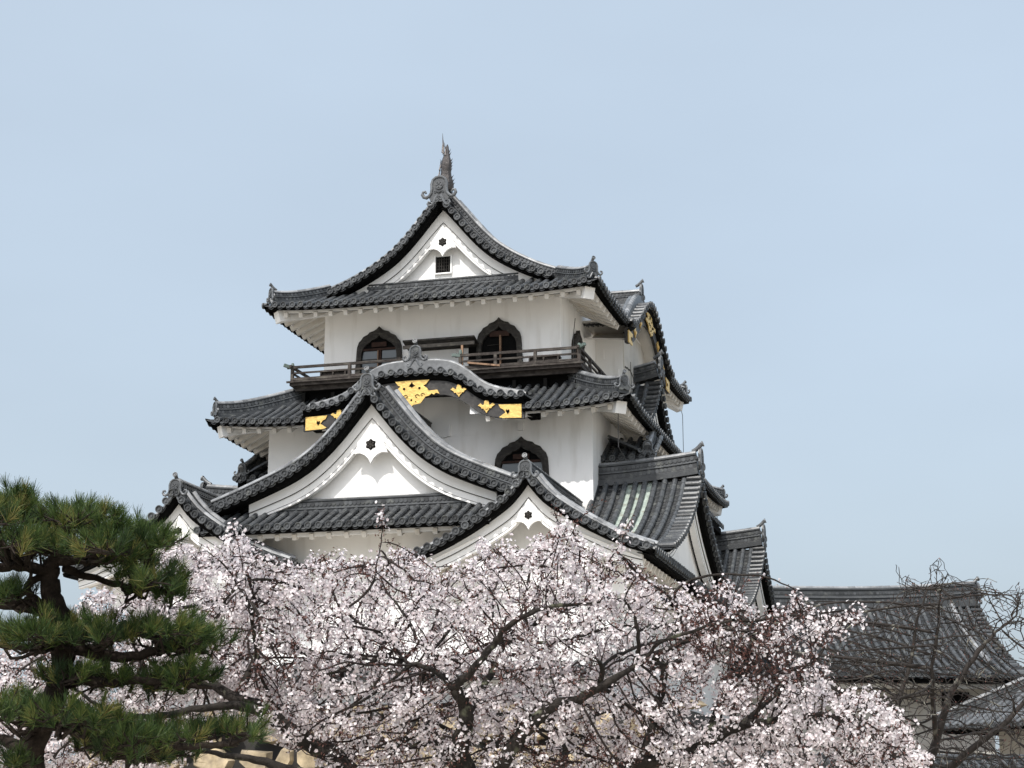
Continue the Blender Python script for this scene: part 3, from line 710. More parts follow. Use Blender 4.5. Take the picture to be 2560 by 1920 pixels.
# --- bell-shaped windows --------------------------------------------------------------
def bell(w_, h, n=1.0, flare=.1):
    """half outline of a bell-shaped (flame headed) window, apex to foot"""
    hw = w_/2
    return [(0,h),(.05*w_,h*.955),(.11*w_,h*.925),(.2*w_,h*.905),(.235*w_,h*.87),(.33*w_,h*.835),(.37*w_,h*.785),(.42*w_,h*.745),(.455*w_,h*.66),(.465*w_,h*.56),(.475*w_,h*.4),(hw,h*.15),(hw+flare*.3,0)]
def window(cx, y, z0, w_, h, out=(0,-1), sx=1, style='glass', x=None):
    o = V(*out,0); r = V(-out[1], out[0], 0)*1.0; C = V(cx, y, z0)
    q = lambda a, b, d: C + r*a + o*d + V(0,0,b)
    O_ = bell(w_, h); I_ = [(a*.80 if a else 0, b*.86 if b else 0) for a, b in bell(w_, h*.985)]
    full = lambda H: [(-a,b) for a,b in H[::-1]] + H[1:]
    Fo, Fi = full(O_), full(I_); n = len(Fo); fr = MB()
    A = [q(a,b,.11) for a,b in Fo]; B = [q(a,b,.11) for a,b in Fi]; A0 = [q(a,b,-.02) for a,b in Fo]; B0 = [q(a,b,-.02) for a,b in Fi]
    fr.strip(A, B); fr.strip(A0, A); fr.strip(B, B0)
    mid = [q((a+c)/2,(b+d)/2,.135) for (a,b),(c,d) in zip(Fo, Fi)]; fr.strip([p for p in [q(a*.93+c*.07,b*.93+d*.07,.112) for (a,b),(c,d) in zip(Fo,Fi)]], mid); fr.strip(mid, [q(a*.1+c*.9,b*.1+d*.9,.112) for (a,b),(c,d) in zip(Fo,Fi)])
    wn = build('window', fr, 'frame', keep)
    pn = MB(); pn.add([q(a,b,.004) for a,b in Fi], [tuple(range(n))]); build('opening_shade', pn, 'dark', wn)  # dark sheet on the solid wall stands in for the unlit interior
    iw = w_*.36; top = h*.60
    if style == 'glass':
        g = MB()
        def lim(b): return float(np.interp(b, [p[1] for p in I_[::-1]], [p[0] for p in I_[::-1]]))-.015
        for sg in (-1, 1):
            zs = np.linspace(.05, top, 8); g.poly([q(sg*.075,z,.012) for z in zs[::-1]] + [q(sg*min(lim(z), iw+.06),z,.012) for z in zs], o, .006)
        build('pane', g, 'glass', wn)
        g = MB(); g.box((0,0,0),(0,0,0)) if 0 else None
        g.beam(q(-.04,0,.035), q(-.04,top,.035), .03, .07, up=o, m=0); g.beam(q(.035,0,.04), q(.035,top,.04), .04, .075, up=o, m=1)
        g.beam(q(-iw-.05,top+.03,.04), q(iw+.05,top+.03,.04), .05, .06, m=1); g.beam(q(-iw,top-.26,.03), q(iw,top-.26,.03), .015, .02, m=2); g.beam(q(-iw,top-.52,.03), q(iw,top-.52,.03), .015, .02, m=2)
        build('mullion', g, ['wood','wood_red','frame'], wn)
        g = MB(); g.beam(q(-.24,top+.17,.05), q(.22,top+.17,.05), .04, .14); build('lintel', g, 'wood_red', wn)
    else:
        g = MB(); g.beam(q(.05,0,.04), q(.04,h*.70,.04), .05, .135, up=o); build('timber_pillar', g, 'wood', wn)
        g = MB(); g.beam(q(-.28,h*.73,.05), q(.3,h*.73,.05), .05, .16); build('lintel', g, 'wood_red', wn)
        g = MB(); g.beam(q(-.36,h*.55,.02), q(-.02,h*.56,.02), .012, .012); g.add([q(.12,.1,.012),q(.34,.1,.012),q(.33,.24,.012),q(.14,.22,.012)],[(0,1,2,3)], m=1); build('red_cloth', g, ['frame','red'], wn)
    return wn
w1 = window(-1.86, 0, 12.2, 1.48, 1.78, style='glass'); w2 = window(1.78, 0, 12.2, 1.42, 1.78, style='open'); w3 = window(2.76, -1.2, 8.35, 1.62, 1.82)
w1['label'] = 'bell-shaped window with panes on the left of the balcony'; w2['label'] = 'open bell-shaped window with timber pillar behind the balcony rail'; w3['label'] = 'bell-shaped window of the middle storey'
w4 = window(3.6, 1.9, 12.2, 1.42, 1.78, out=(1,0), style='open')
# small plaster blocks on the middle wall
for x0, x1, z0, z1, d in ((2.66,2.82,10.34,10.56,.10),(.62,.70,10.3,10.62,.06),(4.2,4.32,10.42,10.56,.012),(.5,.62,10.28,10.31,.06)):
    g = MB(); g.box((x0,-1.2-d,z0),(x1,-1.2,z1)); build('wall_block', g, 'plaster', wall2)

# --- middle-level side gables (D) and the lean-to strip (B) on both sides ---------------
zpD = prof([(0,13.32),(.3,12.98),(.7,12.55),(1.2,12.10),(1.8,11.75),(2.4,11.48),(3.1,11.24),(3.8,11.05)])
def dormer(O, back, zp, half, depth, label, zbase, y_ridge_rise=.3, verge_x=None, copper=None, gw=True, oni_s=.62, rh=.42, tend=.01, wall_y=.62, both=True):
    G = Gable(O, back, zp, half, depth)
    mb = MB()
    for sg in (-1, 1): G.tiles(mb, sg, y0=.40, copper=copper if sg == -1 else None, tend=tend)
    rf = build('gable_roof', mb, ['tile','tile','copper'], keep); rf['label'] = label
    vx = verge_x or half-.1
    mb = MB(); G.verge(mb, vx, vx); build('verge_tiles', mb, 'tile', rf)
    mb = MB(); G.board(mb, vx, vx); 
    for sg in (-1, 1):                                  # underside of the slopes
        A = [G.P(sg*half, y, -.06) for y in np.linspace(.1, depth, 8)]; B = [G.P(sg*half*.5, y, -.14) for y in np.linspace(.1, depth, 8)]; mb.strip(A, B)
    build('eave_board', mb, 'black', rf)
    mb = MB(); ml = MB(); G.barge(mb, ml, vx-.55, vx-.55, v0=.60, v1=.34, y=.24); build('bargeboard', mb, 'plaster', rf); build('barge_grooves', ml, 'crack', rf)
    if gw:
        mb = MB(); wp = G.wallpts(half-.5, half-.5, zbase, wall_y, top=-.45); mb.poly(wp, -G.bk, .1); build('gable_wall', mb, 'plaster', rf)
    mb = MB(); z0 = zp(0); k = 9
    ridge(mb, [G.P(0, y, -.02 + y_ridge_rise*max(0,1-y/depth)**1.6) for y in np.linspace(.05, depth, k)], .30, rh, .09); build('ridge', mb, ['tile','cap'], rf)
    onigawara('ridge_end_tile', rf, G.P(0, .02, y_ridge_rise-.05), -G.bk, oni_s)
    return G, rf
GD, rD = dormer((5.30, 6.2), (-1,0), zpD, 3.8, 1.9, 'steep side gable rising through the middle roof on the right', 10.9)
GD2, rD2 = dormer((-5.30, 6.2), (1,0), zpD, 3.8, 1.9, 'steep side gable rising through the middle roof on the left', 10.9)
for sg in (1, -1):
    mb = MB(); side = (V(4.7 if sg > 0 else -6.3, 0, 0), V(1,0,0), V(0,1,0), 1.6)
    S = lambda u, t: V((4.7 if sg > 0 else -6.3)+u, -.15+t, 9.62+.62*t)
    us = spaced(.08, 1.5, .29); field(mb, S, us, lambda u: 0, lambda u: 1.3)
    for u in us: column(mb, S, u, 0, 1.3, face=V(0,-1,0))
    pan_lips(mb, S, us, lambda u: 0, o=V(0,-1,0))
    lr = build('lean_to_roof', mb, 'tile', keep)
    mb = MB(); mb.box((min(sg*4.75,sg*6.2),-.02,9.35),(max(sg*4.75,sg*6.2),12.2,9.55)); mb.box((min(sg*4.75,sg*5.9),.3,9.0),(max(sg*4.75,sg*5.9),12.0,9.35), m=1); build('eave_board', mb, ['black','plaster_old_shaded'], lr)
    mb = MB(); ridge(mb, [V(sg*6.05,-.02,9.72), V(sg*6.02,.7,10.1), V(sg*5.95,1.3,10.5)], .2, .3, .075); build('ridge', mb, ['tile','cap'], lr)
    onigawara('ridge_end_tile', lr, V(sg*6.05,-.05,9.72), (sg*.2,-1,0), .4)
    mb = MB(); S2 = lambda u, t: V(sg*(6.2-t), u, 9.62+.5*t); us = spaced(.0, 12.4, .3)
    field(mb, S2, us, lambda u: 0, lambda u: 1.3)
    for u in us: column(mb, S2, u, 0, 1.3, face=V(sg,0,0))
    build('side_roof', mb, 'tile', lr)

# --- ground storey roofs ------------------------------------------------------------------
# big front gable
zp1 = prof([(0,10.50),(.33,10.08),(.75,9.55),(1.15,9.13),(1.57,8.77),(2.05,8.47),(2.65,8.20),(3.3,7.93),(4.0,7.66),(4.8,7.38)])
G1 = Gable((.02,-6.15), (0,1), zp1, 4.8, 5.0)
mb = MB()
for sg in (-1, 1): G1.tiles(mb, sg, y0=.40)
Z1, T1 = 6.98, 1.25
S1f = (V(-3.4,-6.75,0), V(1,0,0), V(0,1,0), 6.0)
S = lambda u, t: V(-4.2+u, -6.75+t, 6.98+.43*t+.03*t*t); us = spaced(0, 7.6, .268)
field(mb, S, us, lambda u: 0, lambda u: T1)
for u in us: column(mb, S, u, 0, T1, face=V(0,-1,0))
pan_lips(mb, S, us, lambda u: 0, o=V(0,-1,0))
roof1 = build('roof', mb, 'tile', keep); roof1['label'] = 'large front gable roof with concave rakes'
mb = MB(); ridge(mb, [V(-2.6,-5.50,7.42), V(2.6,-5.50,7.42)], .24, .48, .04); build('gable_foot_ridge', mb, ['tile','cap'], roof1)
mb = MB(); G1.verge(mb, 4.15, 4.15); build('verge_tiles', mb, 'tile', roof1)
mb = MB(); G1.board(mb, 4.2, 4.2)
mbf = MB(); mbr = MB(); Sx = lambda u, t: S(u, t)
for a_, b_ in (((-4.2),3.4),):
    y = -6.75
    mb.box((a_,y+.05,6.85),(b_,y+.10,6.95)); mb.add([(a_,y+.07,6.86),(b_,y+.07,6.86),(b_,y+.4,6.90),(a_,y+.4,6.90)], [(0,1,2,3)])
    mbf.box((a_,y+.30,6.78),(b_,y+.37,6.89)); mbr.add([(a_,y+.36,6.86),(b_,y+.36,6.86),(b_,-5.4,7.30),(a_,-5.4,7.30)], [(0,1,2,3)])
for x in np.arange(-4.0, 3.4, .46): mbr.beam(V(x,y+.26,6.77), V(x,-5.4,7.22), .115, .15)
build('eave_board', mb, 'black', roof1); build('eave_fascia', mbf, 'plaster', roof1); build('eave_rafters', mbr, 'soffit', roof1)
mb = MB(); wp = G1.wallpts(3.3, 3.3, 7.4, .82, top=-.5); mb.poly(wp, (0,-1,0), .06); build('gable_wall', mb, 'plaster', roof1)
mb = MB(); ml = MB(); G1.barge(mb, ml, 3.3, 3.3, top=-.24, v0=.75, v1=.45, y=.42); build('bargeboard', mb, 'plaster', roof1); build('barge_grooves', ml, 'crack', roof1)
G1.gegyo(roof1, 9.12, 1.0, y=.46)
for sg in (-1, 1):
    xs = np.linspace(.05, 4.3, 24)
    mb = MB(); ridge(mb, [G1.P(sg*x, 1.16, .04) for x in xs], .30, .42, .10); build('rake_ridge', mb, ['tile','cap'], roof1)
    mb = MB(); ridge(mb, [G1.P(sg*x, .60, .05) for x in xs], .26, .36, .09); build('rake_ridge', mb, ['tile','cap'], roof1)
mb = MB(); ridge(mb, [V(.02,-6.0,10.42), V(.02,-3,10.36), V(.02,-1.2,10.34)], .30, .42, .09); build('main_ridge', mb, ['tile','cap'], roof1)
onigawara('ridge_end_tile', roof1, V(.02,-6.12,10.42), (0,-1,0), .53)
# the two small front gables
zpW = prof([(0,8.02),(.3,7.62),(.5,7.43),(.75,7.25),(1.0,7.08),(1.4,6.82),(1.9,6.54),(2.4,6.30),(3.05,6.08)])
for cx, lab in ((4.36,'small front gable on the right with hexagonal boss'), (-4.80,'small front gable on the left behind the pine')):
    G = Gable((cx,-6.9), (0,1), zpW, 3.05, 5.7)
    mb = MB()
    for sg in (-1, 1): G.tiles(mb, sg, y0=.38)
    rw = build('gable_roof', mb, 'tile', keep); rw['label'] = lab
    mb = MB(); G.verge(mb, 3.0, 3.0); build('verge_tiles', mb, 'tile', rw)
    mb = MB(); G.board(mb, 3.05, 3.05)
    sgn = 1 if cx > 0 else -1
    side = (V(cx+sgn*3.05, -6.9, 0), V(0,1,0), V(-sgn,0,0), 6.2)
    mb.box((min(cx+sgn*3.0,cx+sgn*2.95),-6.8,5.94),(max(cx+sgn*3.0,cx+sgn*2.95),-1,6.04))
    mb.add([(cx+sgn*2.97,-6.8,5.95),(cx+sgn*2.97,-1,5.95),(cx+sgn*2.65,-1,6.02),(cx+sgn*2.65,-6.8,6.02)], [(0,1,2,3)])
    build('eave_board', mb, 'black', rw)
    mbf = MB(); mbr = MB()
    for s_ in (-1, 1):
        x = cx+s_*2.7; mbf.box((min(x,x-s_*.08),-6.55,5.82),(max(x,x-s_*.08),-1,5.95)); mbr.add([(x,-6.6,5.93),(x,-1,5.93),(cx+s_*1.2,-1,6.6),(cx+s_*1.2,-6.6,6.6)], [(0,1,2,3)])
        for y in np.arange(-6.45, -1, .46): mbr.beam(V(cx+s_*2.78,y,5.82), V(cx+s_*1.6,y,6.32), .115, .15)
    build('eave_fascia', mbf, 'plaster', rw); build('eave_rafters', mbr, 'soffit', rw)
    mb = MB(); wp = G.wallpts(2.2, 2.2, 5.2, 1.2, top=-.3); mb.poly(wp, (0,-1,0), .05); mb.box((cx-1.75,-5.62,2.7),(cx+1.75,-5.46,6.4)); build('gable_wall', mb, 'plaster', rw)
    mb = MB(); ml = MB(); G.barge(mb, ml, 2.75, 2.75, top=-.22, v0=.62, v1=.38, y=.33); build('bargeboard', mb, 'plaster', rw); build('barge_grooves', ml, 'crack', rw)
    [build('bracket', bx_, 'plaster', rw) for bx_ in (MB(), MB()) if not bx_.box((cx+(1.05 if not rw.get('b') else -1.40),-6.42,5.72),(cx+(1.40 if not rw.get('b') else -1.05),-5.7,6.0)) and not rw.__setitem__('b', 1)]; del rw['b']
    G.gegyo(rw, 7.0, .72, y=.38)
    xs = np.linspace(.05, 3.0, 18)
    for sg in (-1, 1):
        mb = MB(); ridge(mb, [G.P(sg*x, .38, .04) for x in xs], .12, .10, .07, side_discs=False); build('rake_ridge', mb, ['tile','cap'], rw)
        if cx > 0 and sg == 1 or cx < 0:
            mb = MB(); ridge(mb, [G.P(sg*x, .72, .04) for x in xs], .2, .16, .08, side_discs=False); build('rake_ridge', mb, ['tile','cap'], rw)
    mb = MB(); ridge(mb, [V(cx,-6.75,7.92), V(cx,-4.5,7.9), V(cx,-1.3,7.9)], .28, .40, .09); build('ridge', mb, ['tile','cap'], rw)
    onigawara('ridge_end_tile', rw, V(cx,-6.86,7.83), (0,-1,0), .50)
# side gables of the ground storey: A (near), G (far) on the right; mirrored near one on the left
zpA = prof([(0,8.95),(.4,8.55),(.9,8.12),(1.5,7.70),(2.2,7.30),(3.0,6.90),(3.8,6.60),(4.6,6.36)])
dormer((7.55,-.40), (-1,0), zpA, 4.6, 2.85, 'tiled side gable on the right with three greenish copper strips', 6.1, copper=(3,4,5), y_ridge_rise=.22, rh=.5)
dormer((7.55,12.8), (-1,0), zpA, 4.6, 2.85, 'farther tiled side gable on the right', 6.1, y_ridge_rise=.22, rh=.5)
dormer((-7.55,.6), (1,0), zpA, 4.6, 2.85, 'tiled side gable on the left', 6.1, y_ridge_rise=.22, rh=.5)
# long side eaves of the ground storey
for sg in (1, -1):
    mb = MB(); S = lambda u, t: V(sg*(7.45-t), u, 5.98+.42*t+.1*max(0,1-(u+6.9)/2)**2*(1-t/2.4)); us = spaced(-1.2, 18.4, .3)
    if sg == -1: S = lambda u, t: V(-(7.85-t), u, 5.98+.42*t)
    field(mb, S, us, lambda u: 0, lambda u: 2.4)
    for u in us: column(mb, S, u, 0, 2.4, face=V(sg,0,0))
    pan_lips(mb, S, us, lambda u: 0, o=V(sg,0,0))
    sr = build('side_eave_roof', mb, 'tile', keep)
    mb = MB(); x = sg*7.38; mb.box((min(x,x-sg*.05),-1.2,5.84),(max(x,x-sg*.05),18,5.94)); mb.add([(x,-1.2,5.85),(x,18,5.85),(x-sg*.3,18,5.88),(x-sg*.3,-1.2,5.88)], [(0,1,2,3)]); build('eave_board', mb, 'black', sr)
    mb = MB(); mb.box((min(x-sg*.28,x-sg*.35),-1.2,5.72),(max(x-sg*.28,x-sg*.35),18,5.86)); mb.add([(x-sg*.3,-6,5.83),(x-sg*.3,18,5.83),(x-sg*1.4,18,6.2),(x-sg*1.4,-6,6.2)], [(0,1,2,3)])
    for y in np.arange(-1.0, 18, .46): mb.beam(V(x-sg*.25,y,5.72), V(x-sg*1.3,y,6.12), .115, .15)
    build('eave_rafters', mb, 'soffit', sr)
# low apron eave on the ground storey wall
mb = MB(); S = lambda u, t: V(u, -6.15+t, 3.35+.4*t); us = spaced(-6.2, 6.2, .3); field(mb, S, us, lambda u: 0, lambda u: .7)
for u in us: column(mb, S, u, 0, .7, face=V(0,-1,0))
mb.box((-6.2,-6.12,3.22),(6.2,-5.45,3.32)); build('apron_roof', mb, 'tile', keep)
# conductor wires
for pts in ([(4.72,LY+1.05,14.05),(4.75,LY+1.1,13.9),(4.75,LY+1.1,11.5)], [(5.62,-1.9,10.55),(5.6,-1.85,10.3),(5.6,-1.85,9.6),(5.7,-1.4,9.35)], [(3.78,1.0,14.1),(3.72,1.0,13.6),(3.72,1.0,12.2)], [(5.7,Y2b-.3,10.6),(5.7,Y2b-.25,10.0),(5.8,Y2b-.2,9.0)]):
    mb = MB(); mb.tube(pts, .011, 5); build('conductor_wire', mb, 'wire', keep)

# ================================================================== stone base
def stone_wall(name, x0, x1, y, z0, z1, label, rz=0, O=(0,0), depth=3):
    mb = MB(); rng = random.Random(5); z = z0
    mb.box((x0,y+.12,z0-.5),(x1,y+depth,z1-.05), .1, 1)
    while z < z1-.05:
        hh = rng.uniform(.38,.75); hh = min(hh, z1-z) if z1-z > .3 else z1-z; x = x0-rng.random()*.5
        while x < x1:
            ww = rng.uniform(.45,1.3); a = .03
            n = rng.choice((5,6,6,7)); cx, cz = x+ww/2, z+hh/2; pts = []
            for k in range(n):
                t = 2*math.pi*k/n+rng.random()*.55+.6; cc, ss = math.cos(t), math.sin(t); m_ = max(abs(cc), abs(ss))**.8
                pts.append((cx+(ww/2-a)*cc/m_*rng.uniform(.86,1.0), cz+(hh/2-a*.6)*ss/m_*rng.uniform(.86,1.0)))
            bt = (z1-z)*.22
            F0 = [V(px, y-bt+.14, pz) for px,pz in pts]; F1 = [V(cx+(px-cx)*.82, y-bt-.02-rng.random()*.06, cz+(pz-cz)*.8) for px,pz in pts]
            mb.add(F0+F1, [(k,(k+1)%n,n+(k+1)%n,n+k) for k in range(n)]+[tuple(range(n,2*n))], rng.random())
            x += ww
        z += hh
    o = build(name, mb, ['stone','crack']); tag(o, label, 'stone wall'); return o
sb = stone_wall('stone_wall', -7.5, 7.5, -6.35, -1.6, 2.66, 'yellowish rough stone base wall under the castle keep', depth=24)

# ================================================================== turret building on the right
AN = math.radians(21)
yg = thing('turret_building', (14.41, 21.40, 0), 'long white walled building with grey tiled gable roof right of the keep', 'building', rz=AN, absolute=False)
yg.location.z = -1.6; zo = 1.6
zpY = prof([(0,7.75),(.5,7.25),(1.2,6.62),(2.0,6.02),(3.0,5.4),(3.8,5.02),(4.6,4.75)])
zpYl = lambda x: zpY(x)+zo
GY = Gable((0,0), (-1,0), zpYl, 4.6, 15)
keep_, keep = keep, yg
mb = MB(); S = lambda u, t: V(-u, -(4.6-t), zpYl(4.6-t)); us = spaced(.45, 15, .30)
field(mb, S, us, lambda u: 0, lambda u: 4.59)
for u in us: column(mb, S, u, 0, 4.55, face=V(0,-1,0), r=.085)
pan_lips(mb, S, us, lambda u: 0, o=V(0,-1,0))
S = lambda u, t: V(-u, (4.6-t), zpYl(4.6-t)); field(mb, S, [.45,15], lambda u: 0, lambda u: 4.4, row=.5)
ry = build('roof', mb, 'tile', yg)
mb = MB(); GY.verge(mb, 4.5, 4.5); build('verge_tiles', mb, 'tile', ry)
mb = MB(); GY.board(mb, 4.5, 4.5); mb.box((-15,-4.5,4.52+zo),(-.1,-4.45,4.66+zo)); mb.add([(-15,-4.47,4.53+zo),(-.1,-4.47,4.53+zo),(-.1,-4.1,4.6+zo),(-15,-4.1,4.6+zo)], [(0,1,2,3)]); build('eave_board', mb, 'black', ry)
mb = MB(); ml = MB(); GY.barge(mb, ml, 4.0, 4.0, y=.24); build('bargeboard', mb, 'plaster', ry)
mb = MB(); mb.box((-15,-4.15,4.34+zo),(-.5,-4.08,4.5+zo)); mb.add([(-15,-4.1,4.47+zo),(-.5,-4.1,4.47+zo),(-.5,-2.85,5.05+zo),(-15,-2.85,5.05+zo)], [(0,1,2,3)]); build('eave_fascia', mb, 'soffit', ry)
mb = MB(); ridge(mb, [V(-x,0,7.62+zo+.28*max(0,1-x/6)**2) for x in np.linspace(.05,15,16)], .34, .72, .1); build('ridge', mb, ['tile','cap'], ry)
mb = MB(); ridge(mb, [V(-1.15, -x, zpYl(x)+.05) for x in np.linspace(.3, 3.9, 14)], .26, .26, .09, side_discs=False); build('rake_ridge', mb, ['tile','cap'], ry)
onigawara('ridge_end_tile', ry, V(-.02,0,7.9+zo), (1,0,0), .7)
mb = MB(); mb.box((-15,-2.9,.5),(-.75,2.9,5.1+zo)); mb.poly([V(-.75,-2.9,5.0+zo),V(-.75,2.9,5.0+zo),V(-.75,0,7.3+zo)], (-1,0,0), .1); wy = build('wall', mb, 'plaster_old_shaded', yg)  # eave shade is partly in the darker wall plaster
mb = MB()
mb.box((-2.6,-2.96,3.75+zo),(-1.6,-2.9,4.3+zo))
build('window_slit', mb, 'dark', wy)
keep = keep_
sw = stone_wall('stone_wall', -15, 1, -4.1, -1.6, 2.1, 'rough stone base under the long tiled building on the right')
sw.location = (14.41, 21.40, 0); sw.rotation_euler = (0,0,AN)

# lower annex roof at the right edge
AX = math.radians(-43)
def world_at(x, y, d):
    """point seen at pixel (x, y) of the 2560 x 1920 photograph at forward depth d metres"""
    return CAM + (FW + RT*(x-1280)/FPX + UP*(960-y)/FPX)*d
pa = world_at(2330, 1822, 58)
an = thing('corner_turret', (pa[0], pa[1], -1.6), 'low building with lichened grey tiled roof at the right edge behind bare branches', 'building', rz=AX, absolute=False)
ze = pa[2]+1.6
mb = MB(); S = lambda u, t: V(u, t, ze+.52*t+.02*t*t); us = spaced(0, 10, .30)
field(mb, S, us, lambda u: 0, lambda u: min(3.6, u+.05))
for u in us: column(mb, S, u, 0, min(3.6, u), face=V(0,-1,0), r=.085)
S2 = lambda u, t: V(t, u, ze+.52*t+.02*t*t); us2 = spaced(0, 7, .30); field(mb, S2, us2, lambda u: 0, lambda u: min(3.6,u+.05))
for u in us2: column(mb, S2, u, 0, min(3.6,u), face=V(-1,0,0), r=.085)
pan_lips(mb, S, us, lambda u: 0, o=V(0,-1,0))
ra = build('roof', mb, ['rim'], an)
mb = MB(); mb.box((.02,.06,ze-.16),(10,.12,ze-.04)); mb.box((.06,.02,ze-.16),(.12,7,ze-.04)); build('eave_board', mb, 'black', ra)
mb = MB(); ridge(mb, [V(t,t,ze+.52*t+.02*t*t+.03) for t in np.linspace(.1,3.6,10)], .26, .34, .09); build('hip_ridge', mb, ['tile','cap'], ra)
mb = MB(); ridge(mb, [V(3.6,3.6,ze+2.15), V(10,3.6,ze+2.1)], .3, .5, .1); build('ridge', mb, ['tile','cap'], ra)
onigawara('ridge_end_tile', ra, V(3.5,3.6,ze+2.2), (-1,0,0), .6)
mb = MB(); mb.box((1.5,1.5,0),(10,6.2,ze+.5)); build('wall', mb, 'plaster_old_shaded', an)

# low sunlit plaster wall along the bottom
def low_wall(p, q, zt, label, hgt=2.6):
    p = V(*p, 0); q = V(*q, 0); d = nrm(q-p); L = np.linalg.norm(q-p); rz = math.atan2(d[1], d[0])
    t = thing('plaster_wall', (p[0], p[1], -1.6), label, 'wall', rz=rz, absolute=False); h = zt+1.6
    mb = MB(); mb.box((0,-.15,0),(L,.15,h)); build('wall_body', mb, 'plaster', t)
    mb = MB()
    for sg in (-1, 1):
        S = lambda u, tt: V(u, sg*(.42-tt), h-.02+.55*tt); us = spaced(.1, L-.1, .3); field(mb, S, us, lambda u: 0, lambda u: .4)
        for u in us: column(mb, S, u, 0, .38, face=V(0,sg,0))
        mb.box((0,min(sg*.15,sg*.38),h-.10),(L,max(sg*.15,sg*.38),h-.06))
    ridge(mb, [V(0,0,h+.2), V(L,0,h+.2)], .16, .14, .08, side_discs=False, mc=0); build('coping', mb, 'tile', t)
a = world_at(1700, 1925, 44); b = world_at(2640, 1935, 47)
low_wall((a[0],a[1]), (b[0],b[1]), world_at(2200,1922,45.5)[2], 'low sunlit white plaster wall with tile coping at bottom right')

# ================================================================== TREES
def np_mesh(name, verts, faces_per, mats, parent, rnd=None, loops=None):
    """verts (N,3); faces_per (F,k) int array"""
    me = bpy.data.meshes.new(name); F, k = faces_per.shape
    me.vertices.add(len(verts)); me.vertices.foreach_set('co', np.ascontiguousarray(verts, dtype=np.float32).ravel())
    me.loops.add(F*k); me.loops.foreach_set('vertex_index', np.ascontiguousarray(faces_per, dtype=np.int32).ravel())
    me.polygons.add(F); me.polygons.foreach_set('loop_start', np.arange(0, F*k, k, dtype=np.int32)); 
    me.materials.append(M[mats]); me.update(calc_edges=True)
    at = me.attributes.new('rnd', 'FLOAT', 'FACE'); at.data.foreach_set('value', (np.full(F,.5) if rnd is None else rnd).astype(np.float32))
    me.validate()
    return link(name, me, parent, tuple(-parent.location) if parent is not None and parent.get('absolute') else (0,0,0))

def unit(v): return v/(np.linalg.norm(v, axis=-1, keepdims=True)+1e-9)
def smooth_path(P, R, n=4, jit=.02, rng=RNG):
    """Catmull-Rom through control points"""
    P = np.array(P, float); R = np.array(R, float); A = np.vstack([2*P[0]-P[1], P, 2*P[-1]-P[-2]]); out = []; ro = []
    for i in range(len(P)-1):
        p0,p1,p2,p3 = A[i:i+4]
        for k in range(n):
            t = k/n; out.append(.5*((2*p1)+(-p0+p2)*t+(2*p0-5*p1+4*p2-p3)*t*t+(-p0+3*p1-3*p2+p3)*t**3)); ro.append(R[i]*(1-t)+R[i+1]*t)
    out.append(P[-1]); ro.append(R[-1]); out = np.array(out); out[1:-1] += rng.normal(0, jit, (len(out)-2, 3))
    return out, np.array(ro)

def colonize(limbs, attr, step, kill, infl, iters, rng, gravity=0):
    """space colonisation from the limb nodes towards attractor points; returns nodes, parents, limb radii"""
    nodes = []; par = []; rad = []
    for P, R, base in limbs:
        k0 = len(nodes)
        for i in range(len(P)):
            nodes.append(P[i]); rad.append(R[i])
            if i == 0:
                if base is None or not nodes[:-1]: par.append(-1)
                else: d = np.linalg.norm(np.array(nodes[:-1])-P[0], axis=1); par.append(int(np.argmin(d)))
            else: par.append(k0+i-1)
    nlimb = len(nodes); nodes = np.array(nodes); par = list(par)
    best = np.full(len(attr), 1e9); bi = np.zeros(len(attr), int); alive = np.ones(len(attr), bool)
    def upd(new, off):
        for c in range(0, len(new), 400):
            d = np.linalg.norm(attr[:,None,:]-new[None,c:c+400,:], axis=2); m = d.argmin(1); dm = d[np.arange(len(attr)), m]
            b = dm < best; best[b] = dm[b]; bi[b] = m[b]+off+c
    upd(nodes, 0)
    for it in range(iters):
        alive &= best > kill
        act = alive & (best < infl)
        if not act.any(): break
        ids = bi[act]; dirs = unit(attr[act]-nodes[ids]); un, inv = np.unique(ids, return_inverse=True)
        acc = np.zeros((len(un),3)); np.add.at(acc, inv, dirs); acc = unit(acc + rng.normal(0,.25,acc.shape)); acc[:,2] += gravity; acc = unit(acc)
        new = nodes[un]+acc*step; off = len(nodes); nodes = np.vstack([nodes, new]); par.extend(un.tolist()); upd(new, off)
        if len(nodes) > 34000: break
    return nodes, np.array(par), np.array(rad), nlimb

def radii(nodes, par, lrad, nlimb, tip=.0046, ex=2.5, lim=.03):
    n = len(nodes); acc = np.zeros(n); ch = np.zeros(n, int)
    r = np.zeros(n)
    for i in range(n-1, -1, -1):
        own = (acc[i] if ch[i] else tip**ex); r[i] = own**(1/ex)
        if i < nlimb: r[i] = lrad[i]
        else: r[i] = min(r[i], lim)
        if par[i] >= 0 and par[i] < i: acc[par[i]] += r[i]**ex if i >= nlimb else 0; ch[par[i]] += 1
    return r, ch

